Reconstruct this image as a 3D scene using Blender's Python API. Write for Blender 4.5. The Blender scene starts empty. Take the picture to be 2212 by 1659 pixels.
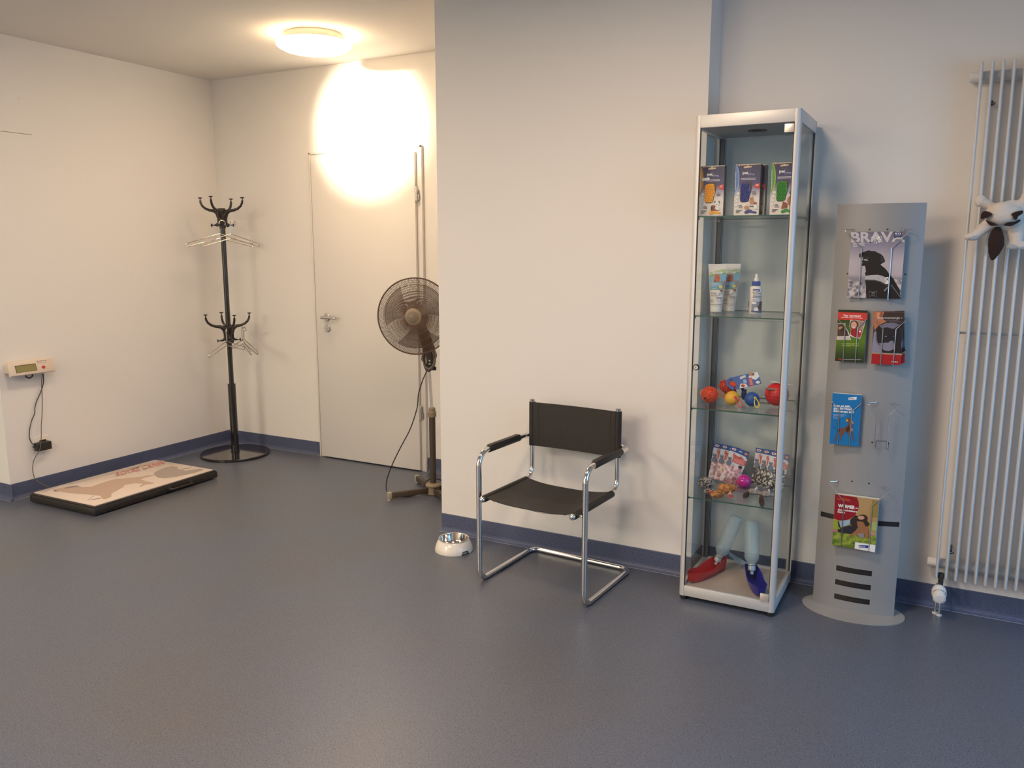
import bpy, bmesh, math, random
from mathutils import Vector, Matrix, Quaternion
random.seed(7)
PI = math.pi
S = bpy.context.scene
COL = S.collection

# ------------------------------------------------------------------ camera
cam_d = bpy.data.cameras.new('camera')
cam_d.sensor_fit = 'HORIZONTAL'; cam_d.sensor_width = 36.0
cam_d.lens = 36.0 * 1774.6 / 2212.0
cam_d.clip_start = 0.05
cam = bpy.data.objects.new('camera', cam_d); COL.objects.link(cam)
yaw, pitch = 0.4902, 0.1646
fwd = Vector((-math.sin(yaw) * math.cos(pitch), math.cos(yaw) * math.cos(pitch), -math.sin(pitch)))
rgt = Vector((math.cos(yaw), math.sin(yaw), 0)); upv = rgt.cross(fwd)
cam.matrix_world = Matrix(((rgt.x, upv.x, -fwd.x, 0), (rgt.y, upv.y, -fwd.y, 0), (rgt.z, upv.z, -fwd.z, 1.4215), (0, 0, 0, 1)))
S.camera = cam

# ------------------------------------------------------------------ world, colour management, lights
S.view_settings.view_transform = 'Standard'; S.view_settings.look = 'None'
S.view_settings.gamma = 1.0; S.view_settings.use_curve_mapping = False
S.view_settings.exposure = 0.0
S.cycles.transparent_max_bounces = 40
S.cycles.caustics_reflective = False
w = bpy.data.worlds.new('world'); S.world = w; w.use_nodes = True
w.node_tree.nodes['Background'].inputs[0].default_value = (0.35, 0.55, 1.0, 1)
w.node_tree.nodes['Background'].inputs[1].default_value = 0.15

WARM = (1.0, 0.74, 0.52)
def area(name, loc, size, power, color, direction, shape='DISK', size_y=None, spread=None):
    l = bpy.data.lights.new(name, 'AREA'); l.shape = shape; l.size = size
    if size_y: l.size_y = size_y
    l.energy = power; l.color = color
    if spread: l.spread = spread
    o = bpy.data.objects.new(name, l); COL.objects.link(o); o.location = loc
    o.rotation_euler = Vector(direction).to_track_quat('-Z', 'Y').to_euler()
    return o
# ceiling lamps out of view; the two behind are added, widened to soften shadows
area('lamp_light_over_chair', (-0.92, 1.9, 2.50), 0.38, 26, (1.0, 0.74, 0.52), (0, 0, -1))
area('lamp_light_over_mat', (-3.1, 2.2, 2.50), 0.38, 14.5, (1.0, 0.76, 0.54), (0, 0, -1))
area('fill_light_behind_camera', (-2.0, -0.5, 2.50), 1.3, 74, (1.0, 0.76, 0.62), (0, 0, -1))
area('fill_light_behind_left', (-4.2, -2.2, 2.50), 1.6, 165, (1.0, 0.90, 0.67), (0, 0, -1))
# daylight through the window of the right wall
area('window_daylight', (1.88, 1.9, 1.3), 2.0, 42, (0.24, 0.60, 1.0), (-1, 0.0, -1.2), 'RECTANGLE', 2.0)
# spotlight that throws the bright round patch over the door
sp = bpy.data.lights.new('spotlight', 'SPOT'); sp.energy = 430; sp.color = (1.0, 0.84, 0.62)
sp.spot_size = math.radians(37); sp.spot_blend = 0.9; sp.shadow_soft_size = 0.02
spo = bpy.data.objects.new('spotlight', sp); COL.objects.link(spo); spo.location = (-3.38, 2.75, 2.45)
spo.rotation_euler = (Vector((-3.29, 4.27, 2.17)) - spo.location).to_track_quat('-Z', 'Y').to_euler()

# ------------------------------------------------------------------ materials
def lin(h):
    h = h.lstrip('#')
    v = [int(h[i:i + 2], 16) / 255 for i in (0, 2, 4)]
    return tuple(c / 12.92 if c <= 0.04045 else ((c + 0.055) / 1.055) ** 2.4 for c in v) + (1,)
MATS = {}
def M(name, col='#808080', rough=0.5, metal=0.0, spec=0.5, coat=0.0, emit=None, estr=0.0, trans=0.0, alpha=1.0, sheen=0.0, bump=None):
    """plain procedural material; bump = (noise scale, strength)"""
    if name in MATS: return MATS[name]
    m = bpy.data.materials.new(name); m.use_nodes = True
    nt = m.node_tree; b = nt.nodes['Principled BSDF']
    b.inputs['Base Color'].default_value = lin(col) if isinstance(col, str) else tuple(col) + (1,)
    b.inputs['Roughness'].default_value = rough; b.inputs['Metallic'].default_value = metal
    b.inputs['Specular IOR Level'].default_value = spec; b.inputs['Coat Weight'].default_value = coat
    b.inputs['Transmission Weight'].default_value = trans; b.inputs['Alpha'].default_value = alpha
    b.inputs['Sheen Weight'].default_value = sheen
    if emit:
        b.inputs['Emission Color'].default_value = tuple(emit) + (1,); b.inputs['Emission Strength'].default_value = estr
    if bump:
        tc = nt.nodes.new('ShaderNodeTexCoord'); n = nt.nodes.new('ShaderNodeTexNoise'); n.inputs['Scale'].default_value = bump[0]
        bp = nt.nodes.new('ShaderNodeBump'); bp.inputs['Strength'].default_value = bump[1]; bp.inputs['Distance'].default_value = 0.002
        nt.links.new(tc.outputs['Object'], n.inputs['Vector']); nt.links.new(n.outputs['Fac'], bp.inputs['Height'])
        nt.links.new(bp.outputs['Normal'], b.inputs['Normal'])
    MATS[name] = m
    return m
def noise_mat(name, c1, c2, scale, lo=0.45, hi=0.55, rough=0.6, bump=0.0, detail=3.0, sheen=0.0, kind='noise'):
    if name in MATS: return MATS[name]
    m = M(name, c1, rough, sheen=sheen); nt = m.node_tree; b = nt.nodes['Principled BSDF']
    tc = nt.nodes.new('ShaderNodeTexCoord')
    if kind == 'noise':
        n = nt.nodes.new('ShaderNodeTexNoise'); n.inputs['Detail'].default_value = detail; out = n.outputs['Fac']
    else:
        n = nt.nodes.new('ShaderNodeTexVoronoi'); out = n.outputs['Distance']
    n.inputs['Scale'].default_value = scale
    r = nt.nodes.new('ShaderNodeValToRGB'); r.color_ramp.elements[0].position = lo; r.color_ramp.elements[1].position = hi
    r.color_ramp.elements[0].color = lin(c1); r.color_ramp.elements[1].color = lin(c2)
    nt.links.new(tc.outputs['Object'], n.inputs['Vector']); nt.links.new(out, r.inputs['Fac']); nt.links.new(r.outputs['Color'], b.inputs['Base Color'])
    if bump:
        bp = nt.nodes.new('ShaderNodeBump'); bp.inputs['Strength'].default_value = bump; bp.inputs['Distance'].default_value = 0.003
        nt.links.new(out, bp.inputs['Height']); nt.links.new(bp.outputs['Normal'], b.inputs['Normal'])
    return m
def ramp_mat(name, axis, a, bnd, stops, rough=0.4):
    """printed colour gradient along a local axis"""
    if name in MATS: return MATS[name]
    m = M(name, '#808080', rough); nt = m.node_tree; b = nt.nodes['Principled BSDF']
    tc = nt.nodes.new('ShaderNodeTexCoord'); sx = nt.nodes.new('ShaderNodeSeparateXYZ'); mr = nt.nodes.new('ShaderNodeMapRange')
    mr.inputs['From Min'].default_value = a; mr.inputs['From Max'].default_value = bnd
    r = nt.nodes.new('ShaderNodeValToRGB'); el = r.color_ramp.elements
    while len(el) < len(stops): el.new(0.5)
    for e, (p, c) in zip(el, stops): e.position = p; e.color = lin(c)
    nt.links.new(tc.outputs['Object'], sx.inputs[0]); nt.links.new(sx.outputs[axis], mr.inputs['Value'])
    nt.links.new(mr.outputs['Result'], r.inputs['Fac']); nt.links.new(r.outputs['Color'], b.inputs['Base Color'])
    return m
def glass_mat(name, tint, refl=1.0):
    if name in MATS: return MATS[name]
    m = bpy.data.materials.new(name); m.use_nodes = True; nt = m.node_tree; nt.nodes.clear()
    o = nt.nodes.new('ShaderNodeOutputMaterial'); mx = nt.nodes.new('ShaderNodeMixShader'); t = nt.nodes.new('ShaderNodeBsdfTransparent')
    g = nt.nodes.new('ShaderNodeBsdfGlossy'); g.inputs['Roughness'].default_value = 0.02
    lw = nt.nodes.new('ShaderNodeLayerWeight'); lw.inputs['Blend'].default_value = 0.5
    fr = nt.nodes.new('ShaderNodeMath'); fr.operation = 'POWER'; fr.inputs[1].default_value = 4.0
    nt.links.new(lw.outputs['Facing'], fr.inputs[0])
    mu = nt.nodes.new('ShaderNodeMath'); mu.operation = 'MULTIPLY_ADD'; mu.inputs[1].default_value = 0.42 * refl; mu.inputs[2].default_value = 0.022 * refl
    t.inputs['Color'].default_value = tuple(tint) + (1,)
    nt.links.new(fr.outputs[0], mu.inputs[0]); nt.links.new(mu.outputs[0], mx.inputs[0])
    nt.links.new(t.outputs[0], mx.inputs[1]); nt.links.new(g.outputs[0], mx.inputs[2]); nt.links.new(mx.outputs[0], o.inputs[0])
    MATS[name] = m
    return m

# wall paint, floor vinyl
def wall_mat():
    m = M('wall_paint', (0.80, 0.775, 0.75), 0.75, spec=0.25, bump=(260, 0.10))
    return m
def floor_mat(name, base, dark, light, dirt, rough, spec):
    m = M(name, base, rough, spec=spec); nt = m.node_tree; b = nt.nodes['Principled BSDF']; L = nt.links
    tc = nt.nodes.new('ShaderNodeTexCoord')
    def noise(scale, detail=2.0, dist=0.0):
        n = nt.nodes.new('ShaderNodeTexNoise'); n.inputs['Scale'].default_value = scale; n.inputs['Detail'].default_value = detail
        n.inputs['Distortion'].default_value = dist; L.new(tc.outputs['Object'], n.inputs['Vector']); return n.outputs['Fac']
    def step(f, lo, hi):
        r = nt.nodes.new('ShaderNodeMapRange'); r.inputs['From Min'].default_value = lo; r.inputs['From Max'].default_value = hi
        L.new(f, r.inputs['Value']); return r.outputs['Result']
    def mix(fac, a, c):
        x = nt.nodes.new('ShaderNodeMix'); x.data_type = 'RGBA'
        L.new(fac, x.inputs['Factor'])
        if isinstance(a, tuple): x.inputs['A'].default_value = a
        else: L.new(a, x.inputs['A'])
        x.inputs['B'].default_value = c
        return x.outputs['Result']
    c = mix(step(noise(1.1, 3), 0.42, 0.72), base + (1,), dirt + (1,))
    c = mix(step(noise(310, 1.0, 0.2), 0.60, 0.70), c, light + (1,))
    c = mix(step(noise(250, 1.0, 0.3), 0.60, 0.68), c, dark + (1,))
    L.new(c, b.inputs['Base Color'])
    rr = nt.nodes.new('ShaderNodeMapRange'); rr.inputs['To Min'].default_value = rough - 0.02; rr.inputs['To Max'].default_value = rough + 0.03
    L.new(noise(3.0, 3), rr.inputs['Value']); L.new(rr.outputs['Result'], b.inputs['Roughness'])
    return m
WALL = wall_mat()
FLOOR = floor_mat('floor_vinyl', (0.094, 0.112, 0.160), (0.026, 0.030, 0.05), (0.20, 0.21, 0.235), (0.104, 0.106, 0.120), 0.36, 0.7)
BASE = floor_mat('skirting_vinyl', (0.086, 0.104, 0.185), (0.04, 0.045, 0.08), (0.115, 0.13, 0.2), (0.086, 0.104, 0.175), 0.45, 0.4)
CEIL = M('ceiling_paint', (0.78, 0.75, 0.71), 0.85, spec=0.2)
WHITE_LACQ = M('white_lacquer', (0.78, 0.76, 0.73), 0.35)
CHROME = M('chrome', (0.80, 0.79, 0.78), 0.10, 1.0)
STEEL = M('brushed_steel', (0.62, 0.60, 0.57), 0.28, 1.0)
ALU = M('anodised_aluminium', (0.62, 0.62, 0.63), 0.38, 0.75)
BLACK = M('black_plastic', (0.018, 0.016, 0.016), 0.4)
BLACKG = M('black_gloss_metal', (0.015, 0.012, 0.012), 0.12, 0.0, coat=0.6)
LEATHER = M('black_leather', (0.020, 0.016, 0.014), 0.5, bump=(350, 0.35))
GLASS = glass_mat('clear_glass', (0.972, 0.985, 0.983))
GLASS_T = glass_mat('tinted_back_glass', (0.93, 0.955, 0.955))
GEDGE = M('green_glass_edge', (0.03, 0.10, 0.075), 0.15)
PAPER = M('white_paper', (0.80, 0.79, 0.77), 0.6)
PRINTW = M('white_print', (0.85, 0.84, 0.83), 0.45)
PRINTK = M('black_print', (0.015, 0.014, 0.018), 0.45)

# ------------------------------------------------------------------ mesh building
def rot_to(d):
    return Vector((0, 0, 1)).rotation_difference(Vector(d).normalized()).to_matrix().to_4x4()
def fillet(pts, r, n=7, closed=False):
    """round the corners of a polyline"""
    pts = [Vector(p) for p in pts]; out = []; N = len(pts)
    rr = r if isinstance(r, (list, tuple)) else [r] * N
    for i, p in enumerate(pts):
        if (not closed and i in (0, N - 1)) or rr[i] <= 0: out.append(p); continue
        a = (pts[(i - 1) % N] - p); b = (pts[(i + 1) % N] - p)
        la, lb = a.length, b.length; a.normalize(); b.normalize()
        ang = a.angle(b)
        if ang > PI - 0.02: out.append(p); continue
        t = min(rr[i] / math.tan(ang / 2), la * 0.49, lb * 0.49); rad = t * math.tan(ang / 2)
        c = p + (a + b).normalized() * (rad / math.sin(ang / 2))
        s = p + a * t - c; e = p + b * t - c; tot = s.angle(e); ax = s.cross(e).normalized()
        for k in range(n + 1):
            out.append(c + Quaternion(ax, tot * k / n) @ s)
    return out
class MB:
    def __init__(self): self.bm = bmesh.new(); self.mats = []
    def mi(self, m):
        if m not in self.mats: self.mats.append(m)
        return self.mats.index(m)
    def _add(self, verts, faces, m, smooth=False, T=None):
        k = self.mi(m); vs = []
        for v in verts:
            v = Vector(v)
            vs.append(self.bm.verts.new(T @ v if T else v))
        for f in faces:
            try:
                fc = self.bm.faces.new([vs[i] for i in f]); fc.material_index = k; fc.smooth = smooth
            except ValueError: pass
        return vs
    def box(self, x0, x1, y0, y1, z0, z1, m, bev=0.0, T=None, seg=2):
        b = bmesh.new()
        bmesh.ops.create_cube(b, size=1)
        for v in b.verts: v.co = Vector(((x0 + x1) / 2 + v.co.x * (x1 - x0), (y0 + y1) / 2 + v.co.y * (y1 - y0), (z0 + z1) / 2 + v.co.z * (z1 - z0)))
        if bev > 0: bmesh.ops.bevel(b, geom=list(b.edges), offset=bev, segments=seg, affect='EDGES', profile=0.5)
        self.merge(b, m, bev > 0, T); return self
    def merge(self, b, m, smooth=False, T=None):
        b.verts.ensure_lookup_table(); b.verts.index_update()
        self._add([v.co.copy() for v in b.verts], [[v.index for v in f.verts] for f in b.faces], m, smooth, T); b.free(); return self
    def tube(self, pts, r, m, seg=10, closed=False, cap=True, T=None, rad=None, flat=1.0, up=None):
        pts = [Vector(p) for p in pts]; n = len(pts)
        if n < 2: return self
        tans = []
        for i in range(n):
            if closed: t = pts[(i + 1) % n] - pts[i - 1]
            elif i == 0: t = pts[1] - pts[0]
            elif i == n - 1: t = pts[-1] - pts[-2]
            else: t = (pts[i + 1] - pts[i]).normalized() + (pts[i] - pts[i - 1]).normalized()
            tans.append(t.normalized() if t.length > 1e-9 else Vector((0, 0, 1)))
        u = Vector(up) if up else (Vector((0, 0, 1)) if abs(tans[0].z) < 0.9 else Vector((1, 0, 0)))
        nrm = (u - tans[0] * u.dot(tans[0])).normalized(); verts = []
        for i in range(n):
            if i: nrm = (nrm - tans[i] * nrm.dot(tans[i])).normalized()
            bn = tans[i].cross(nrm); R = rad[i] if rad else r
            for k in range(seg):
                a = 2 * PI * k / seg; verts.append(pts[i] + nrm * (math.cos(a) * R * flat) + bn * (math.sin(a) * R))
        faces = []
        for i in range(n if closed else n - 1):
            j = (i + 1) % n
            for k in range(seg):
                l = (k + 1) % seg; faces.append((i * seg + k, i * seg + l, j * seg + l, j * seg + k))
        if cap and not closed: faces += [tuple(range(seg))[::-1], tuple(range((n - 1) * seg, n * seg))]
        self._add(verts, faces, m, True, T); return self
    def lathe(self, prof, m, seg=32, T=None, smooth=True, arc=2 * PI):
        verts = []; faces = []; full = abs(arc - 2 * PI) < 1e-6; ns = seg if full else seg + 1
        for (r, z) in prof:
            for k in range(ns):
                a = arc * k / seg; verts.append((r * math.cos(a), r * math.sin(a), z))
        for i in range(len(prof) - 1):
            for k in range(seg):
                l = (k + 1) % ns; faces.append((i * ns + k, i * ns + l, (i + 1) * ns + l, (i + 1) * ns + k))
        vs = self._add(verts, faces, m, smooth, T); return self
    def disc(self, r, z, m, seg=32, T=None, up=True):
        vs = [(r * math.cos(2 * PI * k / seg), r * math.sin(2 * PI * k / seg), z) for k in range(seg)]
        self._add(vs, [tuple(range(seg)) if up else tuple(range(seg))[::-1]], m, False, T); return self
    def cyl(self, p0, p1, r, m, seg=20, r2=None, bev=0.0):
        p0, p1 = Vector(p0), Vector(p1); L = (p1 - p0).length; T = Matrix.Translation(p0) @ rot_to(p1 - p0); r2 = r if r2 is None else r2
        if bev: self.lathe([(0.0001, 0), (r - bev, 0), (r, bev), (r2, L - bev), (r2 - bev, L), (0.0001, L)], m, seg, T)
        else:
            self.lathe([(r, 0), (r2, L)], m, seg, T); self.disc(r, 0, m, seg, T, False); self.disc(r2, L, m, seg, T)
        return self
    def ball(self, c, r, m, seg=20, T=None, R=None):
        b = bmesh.new(); bmesh.ops.create_uvsphere(b, u_segments=seg, v_segments=max(6, seg * 2 // 3), radius=1)
        r = (r, r, r) if not isinstance(r, (tuple, list)) else r
        X = Matrix.Translation(Vector(c)) @ (R.to_4x4() if R else Matrix()) @ Matrix.Diagonal((r[0], r[1], r[2], 1))
        self.merge(b, m, True, (T @ X) if T else X); return self
    def prism(self, poly, h, m, T=None, smooth=False):
        """polygon in local XY extruded along +Z by h"""
        n = len(poly); vs = [(p[0], p[1], 0) for p in poly] + [(p[0], p[1], h) for p in poly]
        fs = [tuple(range(n))[::-1], tuple(range(n, 2 * n))] + [(i, (i + 1) % n, n + (i + 1) % n, n + i) for i in range(n)]
        self._add(vs, fs, m, smooth, T); return self
    def poly(self, pts, m, T=None):
        self._add(pts, [tuple(range(len(pts)))], m, False, T); return self
    def grid(self, f, nu, nv, m, thick=0.0, smooth=True):
        P = [[Vector(f(i / nu, j / nv)) for i in range(nu + 1)] for j in range(nv + 1)]
        vs = [p for row in P for p in row]; W = nu + 1
        fs = [(j * W + i, j * W + i + 1, (j + 1) * W + i + 1, (j + 1) * W + i) for j in range(nv) for i in range(nu)]
        if thick:
            N = []
            for j in range(nv + 1):
                for i in range(nu + 1):
                    a = P[j][min(i + 1, nu)] - P[j][max(i - 1, 0)]; b = P[min(j + 1, nv)][i] - P[max(j - 1, 0)][i]
                    N.append(a.cross(b).normalized())
            o = len(vs); vs = vs + [v + n * thick for v, n in zip(vs, N)]
            fs = [f[::-1] for f in fs] + [tuple(o + k for k in f) for f in fs]
            bd = [j * W for j in range(nv, 0, -1)]
            ring = [i for i in range(nu)] + [j * W + nu for j in range(nv)] + [nv * W + i for i in range(nu, 0, -1)] + bd
            for a, b in zip(ring, ring[1:] + ring[:1]): fs.append((a, b, o + b, o + a))
        self._add(vs, fs, m, smooth); return self
    def build(self, name, parent=None, loc=None, rot=None, edge_split=40):
        me = bpy.data.meshes.new(name); self.bm.normal_update(); self.bm.to_mesh(me); self.bm.free()
        for m in self.mats: me.materials.append(m)
        if edge_split: me.set_sharp_from_angle(angle=math.radians(edge_split))
        o = bpy.data.objects.new(name, me); COL.objects.link(o)
        if parent: o.parent = parent
        if loc: o.location = loc
        if rot: o.rotation_euler = rot
        return o
def thing(name, label, cat, loc=(0, 0, 0), rot=(0, 0, 0), group=None):
    o = bpy.data.objects.new(name, None); COL.objects.link(o); o.empty_display_size = 0.05
    o.location = loc; o.rotation_euler = rot
    return tag(o, label, cat, group)
def tag(o, label, cat, group=None):
    o['label'] = label; o['category'] = cat
    if group: o['group'] = group
    return o
def struct(o, label=None):
    o['kind'] = 'structure'
    if label: o['label'] = label; 
    return o
def dup(root, loc=None, rot=None, label=None, group=None):
    r = root.copy(); COL.objects.link(r)
    if loc: r.location = loc
    if rot: r.rotation_euler = rot
    if label: r['label'] = label
    if group: r['group'] = group
    for ch in list(root.children):
        c = ch.copy(); COL.objects.link(c); c.parent = r
        for g in ch.children:
            d = g.copy(); COL.objects.link(d); d.parent = c
    return r

TEXT_CACHE = {}
def text_mesh(s, bold):
    k = (s, bold)
    if k not in TEXT_CACHE:
        cu = bpy.data.curves.new('lettering', 'FONT'); cu.body = s; cu.size = 1.0; cu.offset = bold; cu.resolution_u = 3
        ob = bpy.data.objects.new('lettering', cu); me = bpy.data.meshes.new_from_object(ob)
        vs = [v.co.copy() for v in me.vertices]; fs = [tuple(p.vertices) for p in me.polygons]
        bpy.data.objects.remove(ob); bpy.data.curves.remove(cu); bpy.data.meshes.remove(me)
        TEXT_CACHE[k] = (vs, fs)
    return TEXT_CACHE[k]
class Art:
    """prints flat shapes on a surface given by f(u, v, lift); u right, v down, both 0..1 over the printed face.
    src = pixel corners TL, TR, BR, BL of the digitised artwork"""
    def __init__(self, mb, f, src=None, step=None, lift=0.00035):
        self.mb = mb; self.f = f; self.src = src; self.layer = 1; self.step = step; self.lift = lift
    def uv(self, p):
        if not self.src: return p
        A, B, C, D = [Vector(q) for q in self.src]; u = v = 0.5; P = Vector(p)
        for _ in range(12):
            X = A * (1 - u) * (1 - v) + B * u * (1 - v) + C * u * v + D * (1 - u) * v - P
            du = (B - A) * (1 - v) + (C - D) * v; dv = (D - A) * (1 - u) + (C - B) * u
            det = du.x * dv.y - du.y * dv.x
            u -= (X.x * dv.y - X.y * dv.x) / det; v -= (du.x * X.y - du.y * X.x) / det
        return (u, v)
    def raw(self, verts, faces, m):
        """verts in uv"""
        L = self.layer * self.lift
        if self.step:
            b = bmesh.new(); vs = [b.verts.new((u, v, 0)) for u, v in verts]
            for f in faces:
                try: b.faces.new([vs[i] for i in f])
                except ValueError: pass
            bmesh.ops.triangulate(b, faces=b.faces[:])
            for _ in range(5):
                es = [e for e in b.edges if abs(e.verts[0].co.x - e.verts[1].co.x) > self.step]
                if not es: break
                bmesh.ops.subdivide_edges(b, edges=es, cuts=1); bmesh.ops.triangulate(b, faces=b.faces[:])
            b.verts.index_update()
            verts = [(v.co.x, v.co.y) for v in b.verts]; faces = [[v.index for v in f.verts] for f in b.faces]; b.free()
        self.mb._add([self.f(u, v, L) for u, v in verts], [tuple(f) for f in faces], m, bool(self.step))
    def poly(self, pts, m, up=True, clip=False):
        q = [self.uv(p) for p in pts]
        if clip: q = [(min(max(a, 0.0), 1.0), min(max(b, 0.0), 1.0)) for a, b in q]
        self.raw(q, [tuple(range(len(q)))], m)
        if up: self.layer += 1
        return self
    def rect(self, x0, y0, x1, y1, m, up=True): return self.poly([(x0, y0), (x1, y0), (x1, y1), (x0, y1)], m, up)
    def ell(self, cx, cy, rx, ry, m, n=20, up=True, rot=0.0):
        return self.poly([(cx + rx * math.cos(2 * PI * k / n) * math.cos(rot) - ry * math.sin(2 * PI * k / n) * math.sin(rot),
                           cy + rx * math.cos(2 * PI * k / n) * math.sin(rot) + ry * math.sin(2 * PI * k / n) * math.cos(rot)) for k in range(n)], m, up)
    def ring(self, cx, cy, r, w, m, n=20, squash=1.0):
        vs = []; fs = []
        for k in range(n):
            a = 2 * PI * k / n
            for rr in (r, r - w): vs.append(self.uv((cx + rr * math.cos(a), cy + rr * squash * math.sin(a))))
        for k in range(n):
            j = (k + 1) % n; fs.append((2 * k, 2 * j, 2 * j + 1, 2 * k + 1))
        self.raw(vs, fs, m); return self
    def line(self, pts, w, m):
        for a, b in zip(pts, pts[1:]):
            d = Vector((b[0] - a[0], b[1] - a[1])); n = Vector((-d.y, d.x)).normalized() * w / 2
            self.poly([(a[0] + n.x, a[1] + n.y), (b[0] + n.x, b[1] + n.y), (b[0] - n.x, b[1] - n.y), (a[0] - n.x, a[1] - n.y)], m, up=False)
        self.layer += 1; return self
    def text(self, s, x, y, w, h, m, bold=0.0, slope=0.0, rot=0.0, aspect=None):
        """text whose baseline starts at (x, y); w = total width, h = capital height, in source units; slope = dy per dx"""
        vs, fs = text_mesh(s, bold)
        if not vs: return self
        x0 = min(v.x for v in vs); x1 = max(v.x for v in vs); sx = w / (x1 - x0); sy = h / 0.70
        out = []
        for v in vs:
            a = (v.x - x0) * sx; b = -v.y * sy
            px = x + a * math.cos(rot) - b * math.sin(rot); py = y + a * math.sin(rot) + b * math.cos(rot) + slope * a
            out.append(self.uv((px, py)))
        self.raw(out, fs, m); self.layer += 1; return self
def flat(x0, x1, ztop, zbot, y):
    return lambda u, v, l: (x0 + (x1 - x0) * u, y - l, ztop + (zbot - ztop) * v)

# ================================================================== THE SETTING
XL, YB, YP, YR, XP, XQ, ZC, YC = -4.645, 4.271, 3.373, 3.544, -2.204, -0.916, 2.561, 2.641
XR, XF, YF = 1.9, -6.4, -3.2
def slab(name, x0, x1, y0, y1, z0, z1, m):
    b = MB(); b.box(x0, x1, y0, y1, z0, z1, m); return struct(b.build(name))
slab('floor', XF, XR, YF, YB, -0.1, 0.0, FLOOR)
slab('ceiling', XF, XR, YF, YB, ZC, ZC + 0.1, CEIL)
b = MB(); b.box(XF, XL, YC, YB, 0, ZC, WALL)
crack = M('wall_crack', '#8f8270', 0.9)
b.box(XL - 0.001, XL + 0.0006, 2.72, 2.96, 2.0465, 2.0495, crack)      # hairline step in the plaster
b.ball((XL + 0.001, 2.905, 2.235), 0.005, M('filler_dab', '#f2efe8', 0.7), 8)
struct(b.build('wall_left'))
slab('wall_back', XF, XR, YB, YB + 0.15, 0, ZC, WALL)
slab('wall_centre', XP, XQ, YP, YB, 0, ZC, WALL)
slab('wall_right_back', XQ, XR, YR, YB, 0, ZC, WALL)
slab('wall_far_left', XF - 0.15, XF, YF, YB, 0, ZC, WALL)
slab('wall_front', XF, XR, YF - 0.15, YF, 0, ZC, WALL)
b = MB()                                                               # right wall with the opening of a wide window
b.box(XR, XR + 0.15, YF, 0.1, 0, ZC, WALL); b.box(XR, XR + 0.15, 3.1, YR, 0, ZC, WALL)
b.box(XR, XR + 0.15, 0.1, 3.1, 0, 0.15, WALL); b.box(XR, XR + 0.15, 0.1, 3.1, 2.35, ZC, WALL)
struct(b.build('wall_right'))
wf = struct(thing('window_1', 'x', 'x')); del wf['label']; del wf['category']; wf.location = (XR, 1.6, 0.15)
b = MB(); fm = WHITE_LACQ
b.box(0.03, 0.09, -1.5, -1.44, 0, 2.2, fm); b.box(0.03, 0.09, 1.44, 1.5, 0, 2.2, fm); b.box(0.03, 0.09, -1.44, 1.44, 0, 0.06, fm); b.box(0.03, 0.09, -1.44, 1.44, 2.14, 2.2, fm); b.box(0.03, 0.09, -0.03, 0.03, 0.06, 2.14, fm)
b.build('window_frame', wf)

SEAM = M('weld_seam', (0.26, 0.28, 0.35), 0.4)
def skirting(name, p, q, n):
    """p, q: ends on the wall line, n: direction away from the wall"""
    p, q, n = Vector(p), Vector(q), Vector(n); b = MB()
    pr = [(0, 0.0912), (0.003, 0.0912), (0.004, 0.089), (0.004, 0.022)]
    pr += [(0.004 + 0.018 * (1 - math.cos(t)), 0.022 - 0.0205 * math.sin(t)) for t in (0.4, 0.8, 1.2, PI / 2)]
    pr += [(0.022, 0.0)]
    def f(u, v): 
        k = v * (len(pr) - 1); i = int(round(k)); return p.lerp(q, u) + n * pr[i][0] + Vector((0, 0, pr[i][1]))
    b.grid(f, 1, len(pr) - 1, BASE, smooth=False)
    d = (q - p).normalized()
    b._add([p + n * 0.021 + Vector((0, 0, 0.0018)), q + n * 0.021 + Vector((0, 0, 0.0018)), q + n * 0.0255 + Vector((0, 0, 0.0006)), p + n * 0.0255 + Vector((0, 0, 0.0006))], [(0, 1, 2, 3)], SEAM)
    o = b.build(name, edge_split=None); return struct(o)
DL, DR = -3.772, -2.888
skirting('baseboard_left', (XL, YC, 0), (XL, YB, 0), (1, 0, 0))
skirting('baseboard_left_return', (XF, YC, 0), (XL + 0.02, YC, 0), (0, -1, 0))
skirting('baseboard_back', (XL, YB, 0), (DL, YB, 0), (0, -1, 0))
skirting('baseboard_back_right', (DR, YB, 0), (XP, YB, 0), (0, -1, 0))
skirting('baseboard_centre', (XP, YP, 0), (XQ, YP, 0), (0, -1, 0))
skirting('baseboard_centre_return', (XQ, YP, 0), (XQ, YR, 0), (1, 0, 0))
skirting('baseboard_right', (XQ, YR, 0), (XR, YR, 0), (0, -1, 0))

# door ------------------------------------------------------------
dr = struct(bpy.data.objects.new('door_1', None)); COL.objects.link(dr); dr.location = (-3.33, YB, 0)
DOORW = M('door_laminate', (0.75, 0.725, 0.70), 0.45, spec=0.4)
FRW = M('door_frame_paint', (0.74, 0.71, 0.68), 0.35)
b = MB()
l, r = DL + 3.33, DR + 3.33
for x0, x1 in ((l, l + 0.045), (r - 0.05, r)):
    b.box(x0, x1, -0.016, -0.0005, 0, 2.03, FRW, 0.002)
b.box(l + 0.045, r - 0.05, -0.016, -0.0005, 1.985, 2.03, FRW, 0.002)
b.box(r - 0.013, r, -0.022, -0.016, 0, 2.03, FRW, 0.001)                # raised outer lip of the steel frame
b.box(l, l + 0.010, -0.022, -0.016, 0, 2.03, FRW, 0.001); b.box(l, r, -0.022, -0.016, 2.018, 2.03, FRW, 0.001)
b.box(l + 0.045, r - 0.05, -0.008, -0.0005, 0.0, 0.03, BLACK)            # black strip standing in for the shade under the leaf
b.build('door_frame', dr)
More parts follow.
